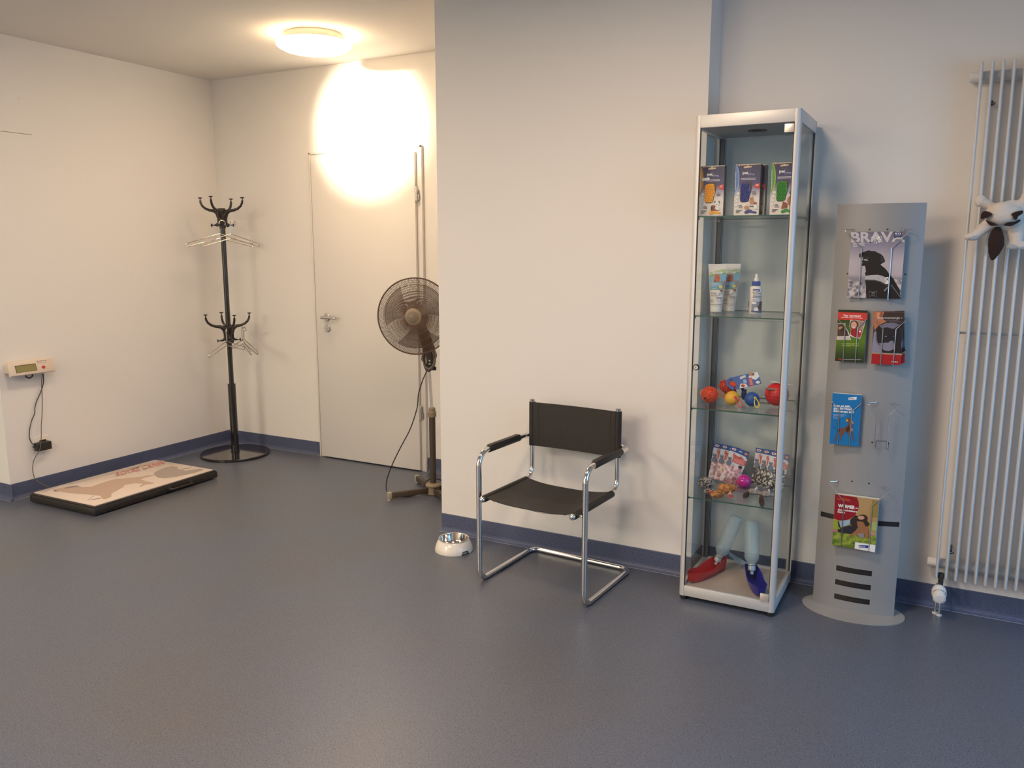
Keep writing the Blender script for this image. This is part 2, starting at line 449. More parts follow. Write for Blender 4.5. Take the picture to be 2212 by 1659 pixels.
b = MB(); b.box(-3.742 + 3.33, -2.928 + 3.33, -0.037, -0.0165, 0.009, 1.993, DOORW, 0.0015); b.build('door_leaf', dr)
hx = -3.652 + 3.33; hy = -0.037
b = MB(); b.cyl((hx, hy, 0.965), (hx, hy - 0.009, 0.965), 0.026, STEEL, 28, bev=0.003); b.cyl((hx, hy - 0.009, 0.965), (hx, hy - 0.045, 0.965), 0.010, STEEL, 16)
pts = fillet([(hx - 0.012, hy - 0.045, 0.9655), (hx, hy - 0.045, 0.966), (hx + 0.09, hy - 0.047, 0.966), (hx + 0.105, hy - 0.043, 0.964)], 0.01)
b.tube(pts, 0.0098, STEEL, 14); b.build('door_handle', dr)
b = MB(); b.cyl((hx + 0.003, hy, 0.893), (hx + 0.003, hy - 0.009, 0.893), 0.026, STEEL, 28, bev=0.003)
b.cyl((hx + 0.003, hy - 0.009, 0.896), (hx + 0.003, hy - 0.013, 0.896), 0.0085, CHROME, 16); b.box(hx - 0.001, hx + 0.007, hy - 0.0125, hy - 0.009, 0.878, 0.893, CHROME, 0.001)
b.box(hx + 0.002, hx + 0.004, hy - 0.0135, hy - 0.0125, 0.890, 0.902, BLACK); b.build('keyhole_escutcheon', dr)
for z in (1.742, 0.385):
    b = MB(); x = -2.919 + 3.33
    b.cyl((x, -0.036, z - 0.04), (x, -0.036, z - 0.001), 0.0075, STEEL, 14); b.cyl((x, -0.036, z + 0.001), (x, -0.036, z + 0.04), 0.0075, STEEL, 14)
    b.ball((x, -0.036, z + 0.041), 0.0065, STEEL, 10); b.box(x, x + 0.016, -0.03, -0.016, z - 0.035, z, STEEL); b.build('hinge', dr)

# ================================================================== CEILING LAMP
t = thing('ceiling_lamp', 'lit round flat ceiling lamp with a glowing white diffuser', 'lamp', (-3.16, 3.64, ZC))
b = MB(); b.lathe([(0.0001, -0.0005), (0.15, -0.0005), (0.155, -0.006), (0.155, -0.04), (0.19, -0.045)], M('lamp_base_white', '#d8d0c4', 0.5), 48); b.build('lamp_base', t)
b = MB(); LG = M('lamp_diffuser', '#fff6e8', 0.4, emit=(1.0, 0.72, 0.43), estr=31)
b.lathe([(0.0001, -0.096), (0.06, -0.0955), (0.12, -0.091), (0.165, -0.082), (0.19, -0.070), (0.200, -0.060), (0.200, -0.050), (0.195, -0.046), (0.155, -0.045), (0.0001, -0.045)], LG, 64); b.build('lamp_diffuser', t)

# ================================================================== COAT RACK
CR = (-4.322, 4.006)
t = thing('coat_rack', 'black metal coat rack with two tiers of curved hooks and a round base', 'coat rack', (CR[0], CR[1], 0))
b = MB(); b.lathe([(0.0001, 0.0), (0.225, 0.0), (0.232, 0.003), (0.232, 0.014), (0.228, 0.018), (0.0001, 0.0185)], BLACKG, 72); b.build('base', t)
b = MB(); b.cyl((0, 0, 0.0185), (0, 0, 0.50), 0.0265, BLACKG, 28, bev=0.002); b.cyl((0, 0, 0.0185), (0, 0, 0.022), 0.031, BLACK, 28); b.build('lower_pole', t)
b = MB(); b.cyl((0, 0, 0.50), (0, 0, 1.675), 0.0165, BLACKG, 24); b.build('upper_pole', t)
BROWNK = M('black_hook_plastic', (0.022, 0.017, 0.014), 0.3)
to = Vector((0.734, -0.679, 0)).normalized(); rr_ = Vector((0.679, 0.734, 0)).normalized()
def crown(z, angs, top):
    b = MB(); b.cyl((0, 0, z - 0.125), (0, 0, z + (0.004 if top else 0)), 0.0225, BROWNK, 24); b.build('hook_collar', t)
    for a in angs:
        d = (rr_ * math.cos(a) + to * math.sin(a)).normalized()
        P = lambda s, h: d * s + Vector((0, 0, z + h))
        b = MB()
        arm = [P(0.012, -0.055), P(0.03, -0.022), P(0.055, -0.012), P(0.085, -0.008), P(0.112, 0.002), P(0.132, 0.018), P(0.143, 0.038), P(0.146, 0.055)]
        b.tube(arm, 0.01, BROWNK, 10, rad=[0.024, 0.019, 0.0115, 0.009, 0.0085, 0.008, 0.0075, 0.007])
        b.tube([P(0.146, 0.052), P(0.146, 0.068)], 0.0035, BROWNK, 8)
        T = Matrix.Translation(P(0.146, 0.066)); b.lathe([(0.0001, 0.0), (0.006, 0.001), (0.0145, 0.006), (0.0145, 0.008), (0.008, 0.0105), (0.0001, 0.0115)], BROWNK, 16, T)
        leg = [P(0.018, -0.04), P(0.022, -0.07), P(0.026, -0.09), P(0.038, -0.103), P(0.055, -0.106)]
        b.tube(leg, 0.008, BROWNK, 10, rad=[0.016, 0.013, 0.009, 0.008, 0.006]); b.tube([P(0.055, -0.106), P(0.073, -0.106)], 0.0035, BROWNK, 8)
        T = Matrix.Translation(P(0.071, -0.106)) @ rot_to(d); b.lathe([(0.0001, 0.0), (0.006, 0.0005), (0.0115, 0.004), (0.0115, 0.006), (0.0001, 0.008)], BROWNK, 14, T)
        b.build('hook', t)
a0 = math.atan2(21, 44); crown(1.674, [a0 + k * PI / 2 for k in range(4)], True)
a1 = math.atan2(-13, 45); crown(0.905, [a1 + k * PI / 2 for k in range(4)], False)

HW = M('hanger_wire_chrome', (0.60, 0.56, 0.52), 0.18, 0.9)
def hanger(span, label):
    r = 0.0032; s = span; dz = span * 0.30
    b = MB(); top = [(0, 0, 0), (s - 0.012, 0, -dz)]
    L = [(-0.012, 0, -0.001)]
    # one closed wire: shoulders and the lower bar that runs parallel to them
    path = [(0, 0, 0), (s, 0, -dz), (s + 0.004, 0, -dz - 0.022), (0, 0, -0.030), (-s - 0.004, 0, -dz - 0.022), (-s, 0, -dz)]
    b.tube(fillet(path, [0.006, 0.0105, 0.0105, 0.01, 0.0105, 0.0105], 6, True), r, HW, 8, closed=True)
    o = b.build('coat_hanger'); tag(o, label, 'coat hanger', 'wire coat hangers')
    n = MB(); hk = [(0, 0, -0.004), (0, 0, 0.062)] + [(0.02 - 0.02 * math.cos(q), 0, 0.066 + 0.02 * math.sin(q)) for q in [k * PI / 8 for k in range(1, 10)]]
    n.tube(hk, r, HW, 8); n.build('hanger_hook', o)
    return o
hz = 1.70 - 0.106 - 0.082 + 0.012
def hang(o, off, z, ang):
    """ang: turn about z measured from the view-right direction"""
    base = math.atan2(rr_.y, rr_.x); p = Vector((CR[0], CR[1], 0)) + rr_ * off[0] + to * off[1]
    o.location = (p.x, p.y, z); o.rotation_euler = (0, 0, base + ang)
h1 = hanger(0.215, 'chrome wire coat hanger on the upper tier, its wide wings reaching furthest left'); hang(h1, (-0.022, 0.045), 1.512, 0.25)
h2 = dup(h1, label='chrome wire coat hanger on the upper tier, hooked right of the pole'); hang(h2, (0.048, 0.030), 1.512, 0.55)
h3 = dup(h1, label='chrome wire coat hanger on the lower tier, hanging across the front of the pole'); hang(h3, (-0.016, 0.062), 0.800, 1.02)
h4 = dup(h1, label='outer one of the two chrome wire hangers right of the pole on the lower tier'); hang(h4, (0.098, -0.02), 0.800, -1.20)
h5 = dup(h1, label='inner one of the two chrome wire hangers right of the pole on the lower tier'); hang(h5, (0.086, -0.012), 0.800, -1.34)

# ================================================================== WALK-ON SCALE
PX0, PX1, PY0, PY1 = -4.515, -3.955, 2.672, 3.515
t = thing('floor_scale', 'flat black walk-on animal scale with a printed beige mat lying on the floor', 'scale', (-4.235, 3.09, 0), (0, 0, 0.012))
x0, x1, y0, y1 = -0.28, 0.28, -0.425, 0.425
b = MB(); SB = M('scale_frame_black', (0.02, 0.016, 0.014), 0.45)
b.box(x0, x1, y0, y1, 0.006, 0.046, SB, 0.007); b.box(x0 + 0.006, x1 - 0.006, y0 + 0.006, y1 - 0.006, 0.045, 0.051, SB, 0.003)
b.build('platform', t)
for sx in (-1, 1):
    for sy in (-1, 1):
        b = MB(); b.cyl((sx * 0.23, sy * 0.37, 0), (sx * 0.23, sy * 0.37, 0.007), 0.018, BLACK, 16); b.build('foot', t)
b = MB(); mz = 0.0575; MC = M('mat_cream', '#dcccc0', 0.35); b.box(x0 + 0.018, x1 - 0.018, y0 + 0.018, y1 - 0.018, 0.051, mz, MC, 0.002)
# artwork seen from the room: reading direction runs along +y, up towards the wall
ms = [(192, 497), (1420, 153), (2010, 250), (815, 630)]
A = Art(b, lambda u, v, l: (x0 + 0.02 + (x1 - x0 - 0.04) * v, y0 + 0.02 + (y1 - y0 - 0.04) * u, mz + l), ms)
beige = M('mat_dog_beige', '#bfa38f', 0.35); greyb = M('mat_dog_grey', '#a5978c', 0.35); redp = M('mat_red', '#cf8277', 0.35); greyp = M('mat_grey', '#b4a9a3', 0.35); dkp = M('mat_dark', '#8d7f78', 0.35)
A.poly([(192, 497), (1420, 153), (1700, 199), (1380, 205), (830, 345), (560, 420), (430, 440), (300, 500)], greyp, up=False)
A.poly([(372, 490), (388, 472), (440, 458), (500, 446), (570, 437), (618, 440), (650, 452), (740, 450), (860, 405), (960, 375), (1100, 358), (1230, 345), (1300, 330), (1380, 322), (1385, 330), (1290, 352), (1240, 372), (1300, 392), (1385, 408), (1350, 420), (1290, 425), (1240, 448), (1225, 440), (1262, 418), (1180, 412), (1080, 430), (1060, 455), (950, 520), (960, 545), (905, 572), (880, 572), (850, 540), (760, 530), (640, 520), (520, 508), (450, 495), (400, 497)], beige)
A.poly([(1378, 315), (1400, 290), (1460, 262), (1510, 240), (1590, 222), (1650, 232), (1640, 250), (1720, 270), (1800, 258), (1870, 245), (1910, 250), (1900, 262), (1820, 288), (1700, 318), (1600, 340), (1500, 355), (1420, 352)], greyb)
A.poly([(470, 462), (540, 442), (610, 437), (618, 446), (560, 456), (490, 468)], dkp)
A.ell(392, 484, 16, 6, dkp)
A.line([(785, 538), (738, 585)], 3, dkp); A.line([(765, 580), (870, 562)], 3, dkp); A.line([(1690, 255), (1775, 240), (1808, 218)], 3, dkp)
A.text('ROYAL CANIN', 985, 345, 530, 44, redp, 0.012, slope=-0.27)
for k in range(9): A.line([(1125 + k * 13, 272 - k * 3.6), (1150 + k * 12, 252 - k * 2.6)], 5, greyb)
b.build('mat', t)
b = MB(); b.tube(fillet([(0.284, 0.115 - 0.06, 0.028), (0.312, 0.115 - 0.05, 0.03), (0.312, 0.115 + 0.085, 0.03), (0.284, 0.115 + 0.095, 0.028)], 0.012), 0.006, SB, 8, flat=1.0)
b.box(0.279, 0.290, 0.042, 0.068, 0.016, 0.040, SB, 0.002); b.box(0.279, 0.290, 0.198, 0.224, 0.016, 0.040, SB, 0.002); b.build('handle', t)

# weighing display on the wall --------------------------------------------------
t = thing('scale_display', 'beige weighing display box with a green readout on the left wall', 'display', (XL, 2.795, 0.755))
BG = M('display_beige', '#d8c8b8', 0.4)
tilt = Matrix.Rotation(math.radians(-16), 4, 'Y')
b = MB(); b.box(0.0, 0.05, -0.125, 0.125, -0.030, 0.022, BG, 0.006); b.build('housing_back', t)
T = Matrix.Translation((0.052, 0, -0.004)) @ tilt
b = MB(); b.box(-0.012, 0.012, -0.132, 0.132, -0.042, 0.042, BG, 0.006, T)
b.box(0.0115, 0.0125, -0.098, 0.022, -0.026, 0.016, M('display_recess', '#5d4a30', 0.5), 0, T)
b.box(0.012, 0.0132, -0.094, 0.018, -0.024, 0.011, M('lcd_green', '#8a8352', 0.25), 0, T)
A = Art(b, lambda u, v, l: T @ Vector((0.0121 + l, -0.13 + 0.26 * u, 0.04 - 0.08 * v)))
A.text('Soehnle', 0.62, 0.20, 0.22, 0.06, M('display_print', '#5b4438', 0.5), 0.02)
for k in range(4): A.rect(0.62 + k * 0.055, 0.28, 0.66 + k * 0.055, 0.33, M('display_print_pale', '#b09d8c', 0.5), up=False)
b.build('front_panel', t)
b = MB(); b.ball(T @ Vector((0.012, 0.062, -0.012)), (0.004, 0.011, 0.011), M('red_button', '#c84236', 0.35), 18); b.build('button', t)
b = MB(); b.tube([(0.045, -0.012 + 0.020 * math.cos(q), -0.050 - 0.016 * math.sin(q)) for q in [PI * k / 10 - 0.3 for k in range(0, 13)]], 0.0042, BLACK, 8)
b.tube([(0.045, 0.02, -0.046), (0.05, 0.034, -0.040)], 0.005, BLACK, 8); b.build('cord_loop', t)
W2 = lambda y, z, x=0.012: (x, y - 2.795, z - 0.755)
def wpath(px):   # smooth cord
    P = [Vector(p) for p in px]; out = []
    for i in range(len(P) - 1):
        a, p, q, c = P[max(i - 1, 0)], P[i], P[i + 1], P[min(i + 2, len(P) - 1)]
        for k in range(6):
            s = k / 6; out.append(0.5 * ((2 * p) + (q - a) * s + (2 * a - 5 * p + 4 * q - c) * s * s + (3 * p - a - 3 * q + c) * s ** 3))
    out.append(P[-1]); return out
blackc = [(2.871, 0.70), (2.877, 0.648), (2.863, 0.6), (2.833, 0.546), (2.818, 0.508), (2.813, 0.474), (2.791, 0.435), (2.773, 0.379), (2.77, 0.335), (2.78, 0.299), (2.796, 0.287)]
greyc = [(2.866, 0.70), (2.864, 0.644), (2.862, 0.569), (2.854, 0.483), (2.84, 0.397), (2.818, 0.335), (2.796, 0.267), (2.775, 0.214), (2.768, 0.159), (2.771, 0.10), (2.781, 0.078), (2.790, 0.050)]
CORDG = M('grey_cord', '#5f564a', 0.5)
xs = [0.035, 0.02, 0.014, 0.012, 0.012, 0.012, 0.012, 0.012, 0.012, 0.02, 0.03]
b = MB(); b.tube(wpath([W2(y, z, xs[i]) for i, (y, z) in enumerate(blackc)]), 0.0026, BLACK, 8); b.build('power_cord', t)['label'] = 'thin black cord'
xs = [0.035, 0.022, 0.02, 0.02, 0.02, 0.045, 0.055, 0.03, 0.016, 0.02, 0.035, 0.125]
b = MB(); b.tube(wpath([W2(y, z, xs[i]) for i, (y, z) in enumerate(greyc)]), 0.0022, CORDG, 8); b.build('data_cord', t)['label'] = 'thin grey cord'
SOCK = M('socket_white', '#e6ddd2', 0.4)
t = thing('wall_socket', 'white wall socket half hidden behind the black power adapter', 'socket', (XL, 2.845, 0.292))
b = MB(); b.box(0.0, 0.009, -0.04, 0.04, -0.04, 0.04, SOCK, 0.002); b.build('cover_plate', t)
b = MB(); b.cyl((0.009, 0, 0), (0.0125, 0, 0), 0.021, SOCK, 24); b.build('outlet', t)
b = MB(); b.box(0.013, 0.052, -0.058, 0.028, -0.036, 0.012, BLACK, 0.004); b.box(0.0125, 0.014, -0.02, 0.02, -0.02, 0.02, BLACK); b.cyl((0.03, -0.058, -0.006), (0.03, -0.072, -0.006), 0.005, BLACK, 10)
tag(b.build('power_adapter', None, (XL, 2.845, 0.292)), 'black plug-in power adapter block on the left wall', 'adapter')

# ================================================================== PEDESTAL FAN
FX, FY = -2.585, 3.868
FD = M('fan_grey', '#4a4039', 0.45); FT = M('fan_taupe', '#8d7f6c', 0.5); FW = M('fan_wire', '#5c4638', 0.4)
t = thing('pedestal_fan', 'grey-brown pedestal fan with a round wire guard standing beside the door', 'fan', (FX, FY, 0))
for k, ang in enumerate((235, 145, 55, 325)):
    a = math.radians(ang); T = Matrix.Rotation(a, 4, 'Z')
    b = MB(); b.box(0.035, 0.265, -0.0125, 0.0125, 0.012, 0.045, FD, 0.003, T); b.box(0.255, 0.278, -0.0145, 0.0145, 0.010, 0.048, M('fan_end_cap', '#a99f90', 0.4), 0.003, T)
    b.cyl(T @ Vector((0.268, 0, 0)), T @ Vector((0.268, 0, 0.012)), 0.010, M('fan_foot_pad', '#b9b0a4', 0.4), 12); b.build('leg', t)
b = MB(); b.lathe([(0.0001, 0.004), (0.036, 0.004), (0.036, 0.046), (0.044, 0.050), (0.046, 0.058), (0.040, 0.066), (0.030, 0.069), (0.020, 0.070), (0.0001, 0.0705)], FT, 32); b.build('base_hub', t)
b = MB(); b.cyl((0, 0, 0.07), (0, 0, 0.475), 0.0185, FD, 24); b.build('lower_pole', t)
b = MB(); b.lathe([(0.0001, 0.462), (0.024, 0.462), (0.025, 0.49), (0.020, 0.494), (0.019, 0.512), (0.014, 0.516), (0.0001, 0.517)], FT, 24); b.build('height_collar', t)
b = MB(); b.cyl((0, 0, 0.515), Vector((0, 0, 0.745)) - Vector((rgt.x, rgt.y, 0)) * 0.012, 0.009, CHROME, 16); b.build('upper_pole', t)
cb = math.atan2(0 - FY, 0 - FX) # azimuth towards the room side
ax = Vector((math.cos(cb - 0.20), math.sin(cb - 0.20), 0.03)).normalized()
sd = ax.cross(Vector((0, 0, 1))).normalized(); uu = sd.cross(ax)
VR = Vector((rgt.x, rgt.y, 0)).normalized()
HC = Vector((0.0, 0.0, 1.045)) + ax * 0.10 - VR * 0.064   # centre of the guard
RT = Matrix((sd, uu, ax)).transposed().to_4x4()
FM = Matrix.Translation(HC) @ RT
b = MB(); b.lathe([(0.0001, 0.0), (0.03, 0.0), (0.04, -0.02), (0.045, -0.05), (0.044, -0.09), (0.035, -0.12), (0.015, -0.135), (0.0001, -0.137)], FD, 28, FM @ Matrix.Translation((0, 0, -0.035))); b.build('motor_housing', t)
# neck from the head down to the control box
b = MB(); c0 = HC - ax * 0.075 + VR * 0.012 + Vector((0, 0, -0.045)); c1 = Vector((0, 0, 0.86)) - VR * 0.014 - ax * 0.0; c2 = Vector((0, 0, 0.80)) - VR * 0.010
b.tube([c0, c0.lerp(c1, 0.35), c0.lerp(c1, 0.7), c1, c2], 0.03, FD, 18, rad=[0.026, 0.031, 0.034, 0.035, 0.032]); b.build('neck', t)
b = MB(); fr2 = Vector((ax.x, ax.y, 0)).normalized(); s2 = Vector((-fr2.y, fr2.x, 0)); T = Matrix(((s2.x, 0, fr2.x, 0), (s2.y, 0, fr2.y, 0), (0, 1, 0, 0), (0, 0, 0, 1)))
T = Matrix.Translation(Vector((0, 0, 0.795)) - VR * 0.010) @ T
pr = [(0.041 * math.cos(q) * (1.0 if math.sin(q) > 0 else 0.80), 0.070 * math.sin(q)) for q in [2 * PI * k / 28 for k in range(28)]]
b.prism(pr, 0.056, FD, T @ Matrix.Translation((0, 0, -0.028)), smooth=True)
A = Art(b, lambda u, v, l: T @ Vector((-0.041 + 0.082 * u, 0.070 - 0.140 * v, 0.0282 + l)))
A.ell(0.5, 0.45, 0.38, 0.38, M('fan_panel_dark', '#1d1714', 0.35)); A.ring(0.5, 0.45, 0.42, 0.05, FT, 24, 1.0)
for k in range(4): A.ell(0.58, 0.27 + 0.13 * k, 0.07, 0.035, M('fan_button', '#b9aa98', 0.4), up=False)
A.layer += 1; A.ell(0.34, 0.45, 0.07, 0.22, FT)
b.build('control_box', t)
b = MB(); k0 = Vector((0, 0, 0.742)) - VR * 0.008; b.cyl(k0 + VR * 0.012, k0 + VR * 0.036, 0.011, BLACK, 16, bev=0.002); b.build('knob', t)
def guard(depth, nring, phase, cap):
    b = MB(); R = 0.21
    prof = lambda s: depth * (1 - (abs(s)) ** 2.4)
    N = 150
    for k in range(N):
        a = 2 * PI * k / N + phase
        pts = []
        for i in range(9):
            s = 0.15 + 0.85 * i / 8; tw = (1 - s) * 0.55 * (1 if depth > 0 else -1)
            pts.append(FM @ Vector((R * s * math.cos(a + tw), R * s * math.sin(a + tw), prof(s))))
        b.tube(pts, 0.0013, FW, 3, cap=False)
    for i in range(nring):
        s = 0.3 + 0.7 * (i + 1) / (nring + 1)
        b.tube([FM @ Vector((R * s * math.cos(q), R * s * math.sin(q), prof(s))) for q in [2 * PI * k / 60 for k in range(60)]], 0.0011, FW, 4, closed=True)
    return b
b = guard(0.055, 3, 0.0, True); b.build('front_guard', t)
b = guard(-0.06, 3, 0.03, False); b.build('rear_guard', t)
b = MB(); b.tube([FM @ Vector((0.21 * math.cos(q), 0.21 * math.sin(q), 0)) for q in [2 * PI * k / 80 for k in range(80)]], 0.0042, FW, 8, closed=True); b.build('guard_rim', t)
b = MB(); b.lathe([(0.0001, 0.066), (0.030, 0.064), (0.034, 0.060), (0.046, 0.054), (0.048, 0.048), (0.0001, 0.046)], FT, 36, FM)
b.lathe([(0.0001, 0.0665), (0.027, 0.0655), (0.030, 0.0645), (0.031, 0.0635)], M('fan_cap_dark', '#75695a', 0.4), 36, FM)
A = Art(b, lambda u, v, l: FM @ Vector((0.03 - 0.06 * (1 - u) , 0.03 - 0.06 * v, 0.067 + l)))
A.line([(0.25, 0.62), (0.4, 0.52)], 0.04, FT); A.line([(0.5, 0.5), (0.75, 0.36)], 0.07, M('fan_logo', '#a59a88', 0.4)); b.build('guard_cap', t)
BL = M('fan_blade_brown', '#6b5546', 0.3, alpha=0.33)
for k in range(3):
    b = MB(); a = 2 * PI * k / 3 + 0.4
    def f(u, v, a=a):
        r = 0.035 + 0.145 * u; w = 0.30 + 0.55 * u ** 0.6; q = a + (v - 0.5) * w * 1.7
        return FM @ Vector((r * math.cos(q), r * math.sin(q), -0.01 + (v - 0.5) * 0.035))
    b.grid(f, 8, 8, BL, 0.0018); b.build('blade', t)
b = MB(); b.cyl(FM @ Vector((0, 0, -0.03)), FM @ Vector((0, 0, 0.02)), 0.034, FD, 24, bev=0.004); b.build('blade_hub', t)
# cord
cp = [(-0.018, -0.012, 0.735), (-0.032, -0.04, 0.68), (-0.05, -0.06, 0.60), (-0.055, -0.07, 0.52), (-0.09, -0.09, 0.40), (-0.14, -0.12, 0.29), (-0.185, -0.14, 0.19), (-0.215, -0.16, 0.09), (-0.20, -0.17, 0.02), (-0.13, -0.15, 0.006), (-0.06, -0.07, 0.012), (-0.035, -0.02, 0.078), (0.0, 0.03, 0.085), (0.06, 0.08, 0.05), (0.16, 0.10, 0.006)]
b = MB(); b.tube(wpath(cp), 0.0032, BLACK, 8); b.build('power_cord', t)

# ================================================================== FEEDING BOWL
BX, BY = -2.003, 3.165
t = thing('food_bowl', 'white pet bowl with a shiny steel insert standing on the floor beside the chair', 'bowl', (BX, BY, 0))
CW = M('bowl_white_plastic', '#ece6dc', 0.22, coat=0.3)
seg = 72; prof = [(0.090, 0.0), (0.0915, 0.004), (0.087, 0.022), (0.081, 0.038), (0.073, 0.053), (0.068, 0.058)]
b = MB(); vs = []; fs = []
nd = math.atan2(-0.35, 0.94)                     # a grip notch at the rim of the foot
def zlow(a, z):
    d = (a - nd + PI) % (2 * PI) - PI; d2 = (a - nd) % (2 * PI) - PI
    q = min(abs(d), abs(d2)); n = 0.018 if q < 0.17 else (0.018 * (1 - (q - 0.17) / 0.08) if q < 0.25 else 0)
    return max(z, n)
for (r, z) in prof:
    for k in range(seg):
        a = 2 * PI * k / seg; zz = zlow(a, z); rr = r if zz == z else 0.0885
        vs.append((rr * math.cos(a), rr * math.sin(a), zz))
for i in range(len(prof) - 1):
    for k in range(seg): fs.append((i * seg + k, i * seg + (k + 1) % seg, (i + 1) * seg + (k + 1) % seg, (i + 1) * seg + k))
b._add(vs, fs, CW, True)
b.lathe([(0.068, 0.0575), (0.066, 0.05), (0.066, 0.01), (0.084, 0.004)], CW, seg)
b.build('bowl_shell', t)
b = MB(); BS = M('bowl_steel', (0.72, 0.66, 0.60), 0.12, 1.0)
b.lathe([(0.0725, 0.0575), (0.0735, 0.0595), (0.0715, 0.0615), (0.067, 0.0605), (0.0655, 0.057), (0.0645, 0.026), (0.061, 0.021), (0.05, 0.0195), (0.049, 0.021), (0.0001, 0.021)], BS, seg); b.build('steel_insert', t)

# ================================================================== CANTILEVER CHAIR
t = thing('cantilever_chair', 'chrome tube cantilever armchair with black leather seat, back and arm covers', 'chair', (-1.434, 3.095, 0), (0, 0, math.radians(-3.8)))
R = 0.0118; H = 0.575
b = MB(); w_, f_, r_ = 0.25, -0.225, 0.225
path = [(w_, r_, R), (w_, f_, R), (w_, f_, H), (w_, 0.185, H), (-w_, 0.185, H), (-w_, f_, H), (-w_, f_, R), (-w_, r_, R)]
b.tube(fillet(path, [0.045, 0.05, 0.062, 0.04, 0.04, 0.062, 0.05, 0.045], 9, True), R, CHROME, 16, closed=True, up=(1, 0, 0)); b.build('base_frame', t)
us, uy, zs = 0.212, 0.152, 0.385
for s in (1, -1):
    b = MB(); b.tube(fillet([(s * us, -0.255, zs), (s * us, uy, zs), (s * us, uy, 0.742)], [0, 0.055, 0], 9), 0.0105, CHROME, 16, up=(1, 0, 0))
    b.cyl((s * us, uy, 0.741), (s * us, uy, 0.749), 0.0125, CHROME, 20, bev=0.002)
    b.build('seat_back_tube', t)
    b = MB(); b.lathe([(0.0001, 0.012), (0.007, 0.0105), (0.0115, 0.006), (0.013, 0.0), (0.005, -0.002), (0.005, -0.03), (0.0001, -0.03)], CHROME, 20, Matrix.Translation((s * us, -0.258, zs)) @ rot_to((0, -1, 0))); b.build('bolt', t)
    b = MB(); b.cyl((s * us, -0.225, zs - 0.002), (s * w_, -0.225, zs - 0.002), 0.005, CHROME, 12); b.build('connector', t)
b = MB(); b.tube(fillet([(-us, -0.14, zs - 0.01), (-us * 0.75, -0.14, zs - 0.033), (0, -0.14, zs - 0.052), (us * 0.75, -0.14, zs - 0.033), (us, -0.14, zs - 0.01)], 0.3, 6), 0.0045, CHROME, 10)
b.build('spring_bar', t)
def seat(u, v):
    x = -1 + 2 * u; y = -0.245 + (0.10 + 0.245) * v
    edge = min(1, abs(x)); sag = (1 - edge ** 3.0) * (0.020 + 0.012 * (1 - abs(2 * v - 1)))
    z = zs + 0.0125 - sag; xx = x * (us + 0.004)
    if abs(x) > 0.94: z = zs + 0.0125
    return (xx, y, z)
b = MB(); b.grid(seat, 30, 16, LEATHER, -0.0035)
for s in (1, -1):   # sleeves wrapped round the seat tubes
    b.tube([(s * us, -0.245, zs), (s * us, 0.10, zs)], 0.0150, LEATHER, 16)
    b.box(min(s * 0.165, s * 0.168), max(s * 0.165, s * 0.168), -0.24, 0.095, zs - 0.007, zs - 0.0045, LEATHER)
b.build('seat', t)
def back(u, v):
    x = -1 + 2 * u; z = 0.535 + 0.200 * v; bow = (1 - x * x) * 0.014
    return (x * (us + 0.006), uy - 0.0125 + bow, z)
b = MB(); b.grid(back, 24, 10, LEATHER, -0.0035)
for s in (1, -1): b.tube([(s * us, uy, 0.535), (s * us, uy, 0.735)], 0.0148, LEATHER, 16)
for s in (1, -1):
    A = Art(b, lambda u, v, l: tuple(Vector(back(u, v)) + Vector((0, -0.0038 - l, 0))))
    A.rect(0.5 + s * 0.405, 0.02, 0.5 + s * 0.408, 0.98, M('seam_thread', '#3a302a', 0.6))
b.build('backrest', t)
for s in (1, -1):
    b = MB(); b.tube([(s * w_, -0.155, H), (s * w_, -0.15, H), (s * w_, 0.095, H), (s * w_, 0.10, H)], 0.015, LEATHER, 18, rad=[0.0135, 0.0158, 0.0158, 0.0135])
    b.box(s * w_ - 0.013, s * w_ + 0.013, -0.145, 0.09, H + 0.008, H + 0.0175, LEATHER, 0.004)
    b.build('armrest_cover', t)

# ================================================================== GLASS DISPLAY CABINET
CX, CY, CH = -0.706, 3.317, 1.906
hw, hd = 0.190, 0.189
t = thing('display_cabinet', 'tall narrow aluminium and glass display cabinet with four glass shelves', 'cabinet', (CX, CY, 0))
AW = M('cabinet_aluminium', (0.66, 0.65, 0.64), 0.48, 0.35)
def post(sx, sy, name):
    b = MB(); s, rr = 0.021, 0.016
    pts = [(0, 0), (s, 0)] + [(s - rr + rr * math.cos(q), s - rr + rr * math.sin(q)) for q in [PI / 2 * k / 6 for k in range(7)]] + [(0, s)]
    pts = [(sx * (hw - s + p[0]), sy * (hd - s + p[1])) for p in pts]
    if sx * sy < 0: pts = pts[::-1]
    b.prism(pts, CH - 0.018, AW, Matrix.Translation((0, 0, 0.018)), True); b.build(name, t)
post(-1, -1, 'corner_post'); post(1, -1, 'corner_post'); post(-1, 1, 'corner_post'); post(1, 1, 'corner_post')
s = 0.021
def rail(z0, z1, name):
    b = MB(); e = 0.001
    b.box(-hw + s, hw - s, -hd + e, -hd + 0.016, z0, z1, AW, 0.0012); b.box(-hw + s, hw - s, hd - 0.016, hd - e, z0, z1, AW)
    b.box(-hw + e, -hw + 0.016, -hd + s, hd - s, z0, z1, AW, 0.0012); b.box(hw - 0.016, hw - e, -hd + s, hd - s, z0, z1, AW, 0.0012)
    return b
b = rail(CH - 0.045, CH, 'top'); b.box(-hw + 0.016, hw - 0.016, -hd + 0.016, hd - 0.016, CH - 0.043, CH - 0.012, M('cabinet_top_grey', '#9a9a9c', 0.5)); b.build('top_panel', t)
b = rail(0.018, 0.061, 'bottom'); b.box(-hw + 0.016, hw - 0.016, -hd + 0.016, hd - 0.016, 0.028, 0.053, M('cabinet_floor', '#b5a69a', 0.4)); b.build('bottom_panel', t)
